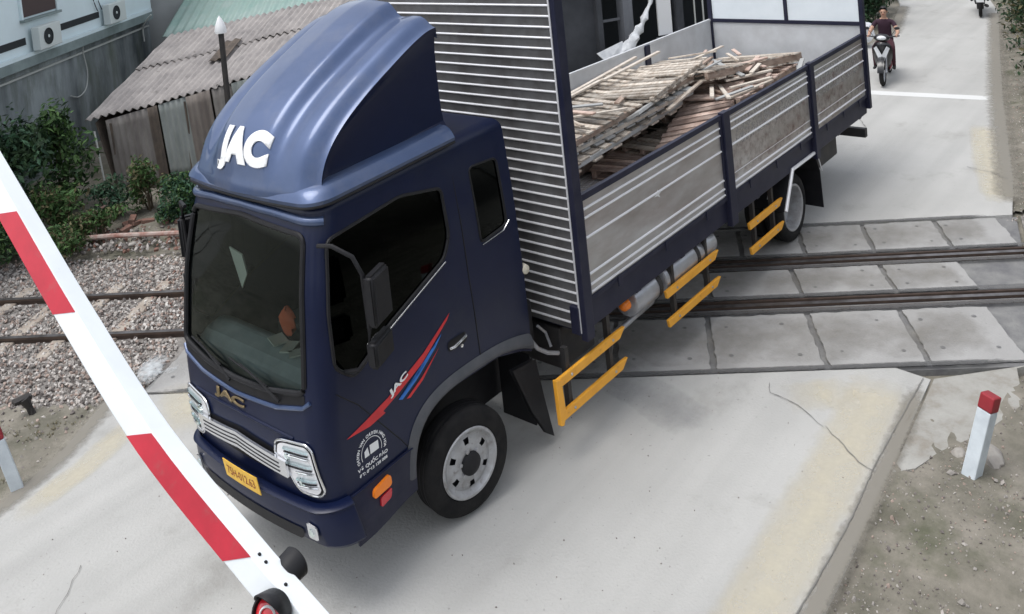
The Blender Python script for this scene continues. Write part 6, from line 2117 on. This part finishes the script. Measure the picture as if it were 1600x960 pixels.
def scooter(loc, rz, label, front_m, side_m):
    root = thing('motor_scooter', label, 'motorbike', loc, (0, 0, rz))
    for nm, x in (('front_wheel', 0.62), ('rear_wheel', -0.60)):
        w = obj(nm, lathe(nb(), [(0.19, -0.03), (0.25, -0.045), (0.285, -0.02), (0.29, 0), (0.285, 0.02), (0.25, 0.045), (0.19, 0.03)], 32, 'Y', cen=(x, 0, 0.29)), 'rubber', root, smooth=True)
        bm = lathe(nb(), [(0.19, -0.03), (0.17, -0.01), (0.17, 0.01), (0.19, 0.03)], 32, 'Y', cen=(x, 0, 0.29))
        for k in range(5):
            a = 2 * PI * k / 5
            tube(bm, [Vector((x, 0, 0.29)), Vector((x + 0.175 * math.cos(a), 0, 0.29 + 0.175 * math.sin(a)))], 0.014, 5)
        obj('wheel_rim', bm, 'alu', w)
    # front fender
    bm = nb()
    rows = []
    for k in range(11):
        a = R(10 + 150 * k / 10)
        rows.append([bm.verts.new((0.62 + 0.325 * math.cos(a), yy, 0.29 + (0.325 + (0.02 if yy == 0 else 0)) * math.sin(a))) for yy in (-0.065, -0.04, 0, 0.04, 0.065)])
    for a, b in zip(rows, rows[1:]):
        for k in range(4):
            bm.faces.new((a[k], a[k + 1], b[k + 1], b[k]))
    obj('front_fender', bm, 'moto_black', root, smooth=True)
    for s_ in (1, -1):
        obj('fork_leg', tube(nb(), [Vector((0.62, s_ * 0.075, 0.29)), Vector((0.48, s_ * 0.07, 0.72))], 0.02, 8), 'alu', root)
    # leg shield: swept shell
    bm = nb()
    rows = []
    for z, hw, x in ((0.30, 0.10, 0.36), (0.42, 0.15, 0.40), (0.58, 0.19, 0.42), (0.72, 0.20, 0.44), (0.84, 0.17, 0.46), (0.92, 0.10, 0.46)):
        rows.append([bm.verts.new((x + 0.10 * (1 - (f * f)), f * hw, z)) for f in (-1, -0.6, -0.25, 0, 0.25, 0.6, 1)])
    for a, b in zip(rows, rows[1:]):
        for k in range(6):
            bm.faces.new((a[k], a[k + 1], b[k + 1], b[k]))
    ls = obj('leg_shield', bm, 'moto_black', root, smooth=True)
    ls.modifiers.new('thick', 'SOLIDIFY').thickness = 0.02
    bm = flat_polys([[(-0.15, 0.80), (-0.10, 0.84), (0, 0.66), (0.10, 0.84), (0.15, 0.80), (0.04, 0.52), (-0.04, 0.52)]])
    for v in bm.verts:
        y, z = v.co.x, v.co.y
        v.co = Vector((0.46 + 0.10 * (1 - min(1, (y / 0.2) ** 2)) + 0.035, y, z))
    o = obj('front_trim', bm, front_m, root)
    o.modifiers.new('thick', 'SOLIDIFY').thickness = 0.02
    # head cover with lamp, handlebar, mirrors
    bm = nb()
    bmesh.ops.create_uvsphere(bm, u_segments=18, v_segments=12, radius=1, matrix=Matrix.Translation((0.42, 0, 0.99)) @ Matrix.Diagonal((0.10, 0.16, 0.09, 1)))
    obj('handlebar_cover', bm, 'moto_black', root, smooth=True)
    bm = nb()
    bmesh.ops.create_uvsphere(bm, u_segments=16, v_segments=10, radius=1, matrix=Matrix.Translation((0.485, 0, 1.0)) @ Matrix.Diagonal((0.05, 0.10, 0.05, 1)))
    obj('headlight', bm, front_m, root, smooth=True)
    obj('handlebar', tube(nb(), [Vector((0.33, -0.34, 1.02)), Vector((0.38, -0.2, 1.01)), Vector((0.40, 0, 1.0)), Vector((0.38, 0.2, 1.01)), Vector((0.33, 0.34, 1.02))], 0.016, 8), 'moto_black', root, smooth=True)
    for s_ in (1, -1):
        obj('mirror', tube(nb(), [Vector((0.38, s_ * 0.18, 1.03)), Vector((0.37, s_ * 0.27, 1.16))], 0.006, 5), 'moto_black', root)
        bm = nb()
        bmesh.ops.create_uvsphere(bm, u_segments=12, v_segments=8, radius=1, matrix=Matrix.Translation((0.37, s_ * 0.30, 1.19)) @ Matrix.Diagonal((0.012, 0.055, 0.035, 1)))
        obj('mirror_head', bm, 'moto_black', root, smooth=True)
        # side body panels
        bm = nb()
        rows = []
        for x, zt, zb, yy in ((-0.78, 0.74, 0.62, 0.05), (-0.6, 0.74, 0.48, 0.12), (-0.35, 0.70, 0.40, 0.15), (-0.12, 0.60, 0.36, 0.14), (0.10, 0.40, 0.30, 0.13), (0.38, 0.42, 0.30, 0.12)):
            rows.append([bm.verts.new((x, s_ * yy * 0.8, zt)), bm.verts.new((x, s_ * yy, (zt + zb) / 2)), bm.verts.new((x, s_ * yy * 0.9, zb))])
        for a, b in zip(rows, rows[1:]):
            for k in range(2):
                bm.faces.new((a[k], a[k + 1], b[k + 1], b[k]))
        o = obj('side_panel', bm, side_m, root, smooth=True)
        o.modifiers.new('thick', 'SOLIDIFY').thickness = 0.015
    bm = nb()
    tube(bm, [Vector((-0.80, 0, 0.80)), Vector((-0.45, 0, 0.78)), Vector((-0.1, 0, 0.72)), Vector((0.02, 0, 0.66))], [0.06, 0.13, 0.14, 0.08], 12, flat=0.42)
    obj('seat', bm, 'black', root, smooth=True)
    bxo('floorboard', (-0.05, 0.40, -0.13, 0.13, 0.27, 0.30), 'moto_black', root, bevel=0.01)
    bxo('engine', (-0.62, -0.1, -0.09, 0.09, 0.22, 0.44), 'chassis', root, bevel=0.03)
    obj('exhaust', tube(nb(), [Vector((-0.2, -0.14, 0.26)), Vector((-0.75, -0.17, 0.34))], 0.045, 10), 'chassis', root, smooth=True)
    bxo('rear_lamp', (-0.83, -0.79, -0.06, 0.06, 0.68, 0.74), 'redlens', root, bevel=0.005)
    bxo('rear_plate', (-0.865, -0.86, -0.095, 0.095, 0.46, 0.60), 'white', root)
    obj('plate_bracket', tube(nb(), [Vector((-0.80, 0, 0.68)), Vector((-0.855, 0, 0.55))], 0.015, 6), 'black', root)
    return root
scooter((-14.95, -0.32, 0.004), R(11), 'dark scooter with white front trim coming along the road towards the crossing', 'moto_white', 'moto_red')
rider((-14.95, -0.32, 0.06), R(11), 'person in a dark plum T-shirt and dark red trousers riding the nearer scooter', ('shirt_plum', 'trousers', 'hair'), scale=0.94)
scooter((-22.95, -0.22, 0.004), R(193), 'small dark motorbike seen from behind far up the road', 'moto_black', 'moto_black')
rider((-22.95, -0.22, 0.06), R(193), 'person in dark clothes riding away on the far motorbike at the top edge', ('cloth_black', 'cloth_black', 'moto_black'), helmet=True)
# white bag caught in the hedge beyond the rider
bm = nb()
bmesh.ops.create_icosphere(bm, subdivisions=3, radius=0.2)
for v in bm.verts:
    v.co *= 1 + 0.4 * noise.noise(v.co * 9)
    v.co.y *= 1.2
    v.co.z *= 1.6
tag(obj('plastic_bag', bm, 'cloth_white', smooth=True, loc=(-17.8, -1.75, 0.42)), 'crumpled white plastic bag at the roadside just behind the scooter rider', 'bag')
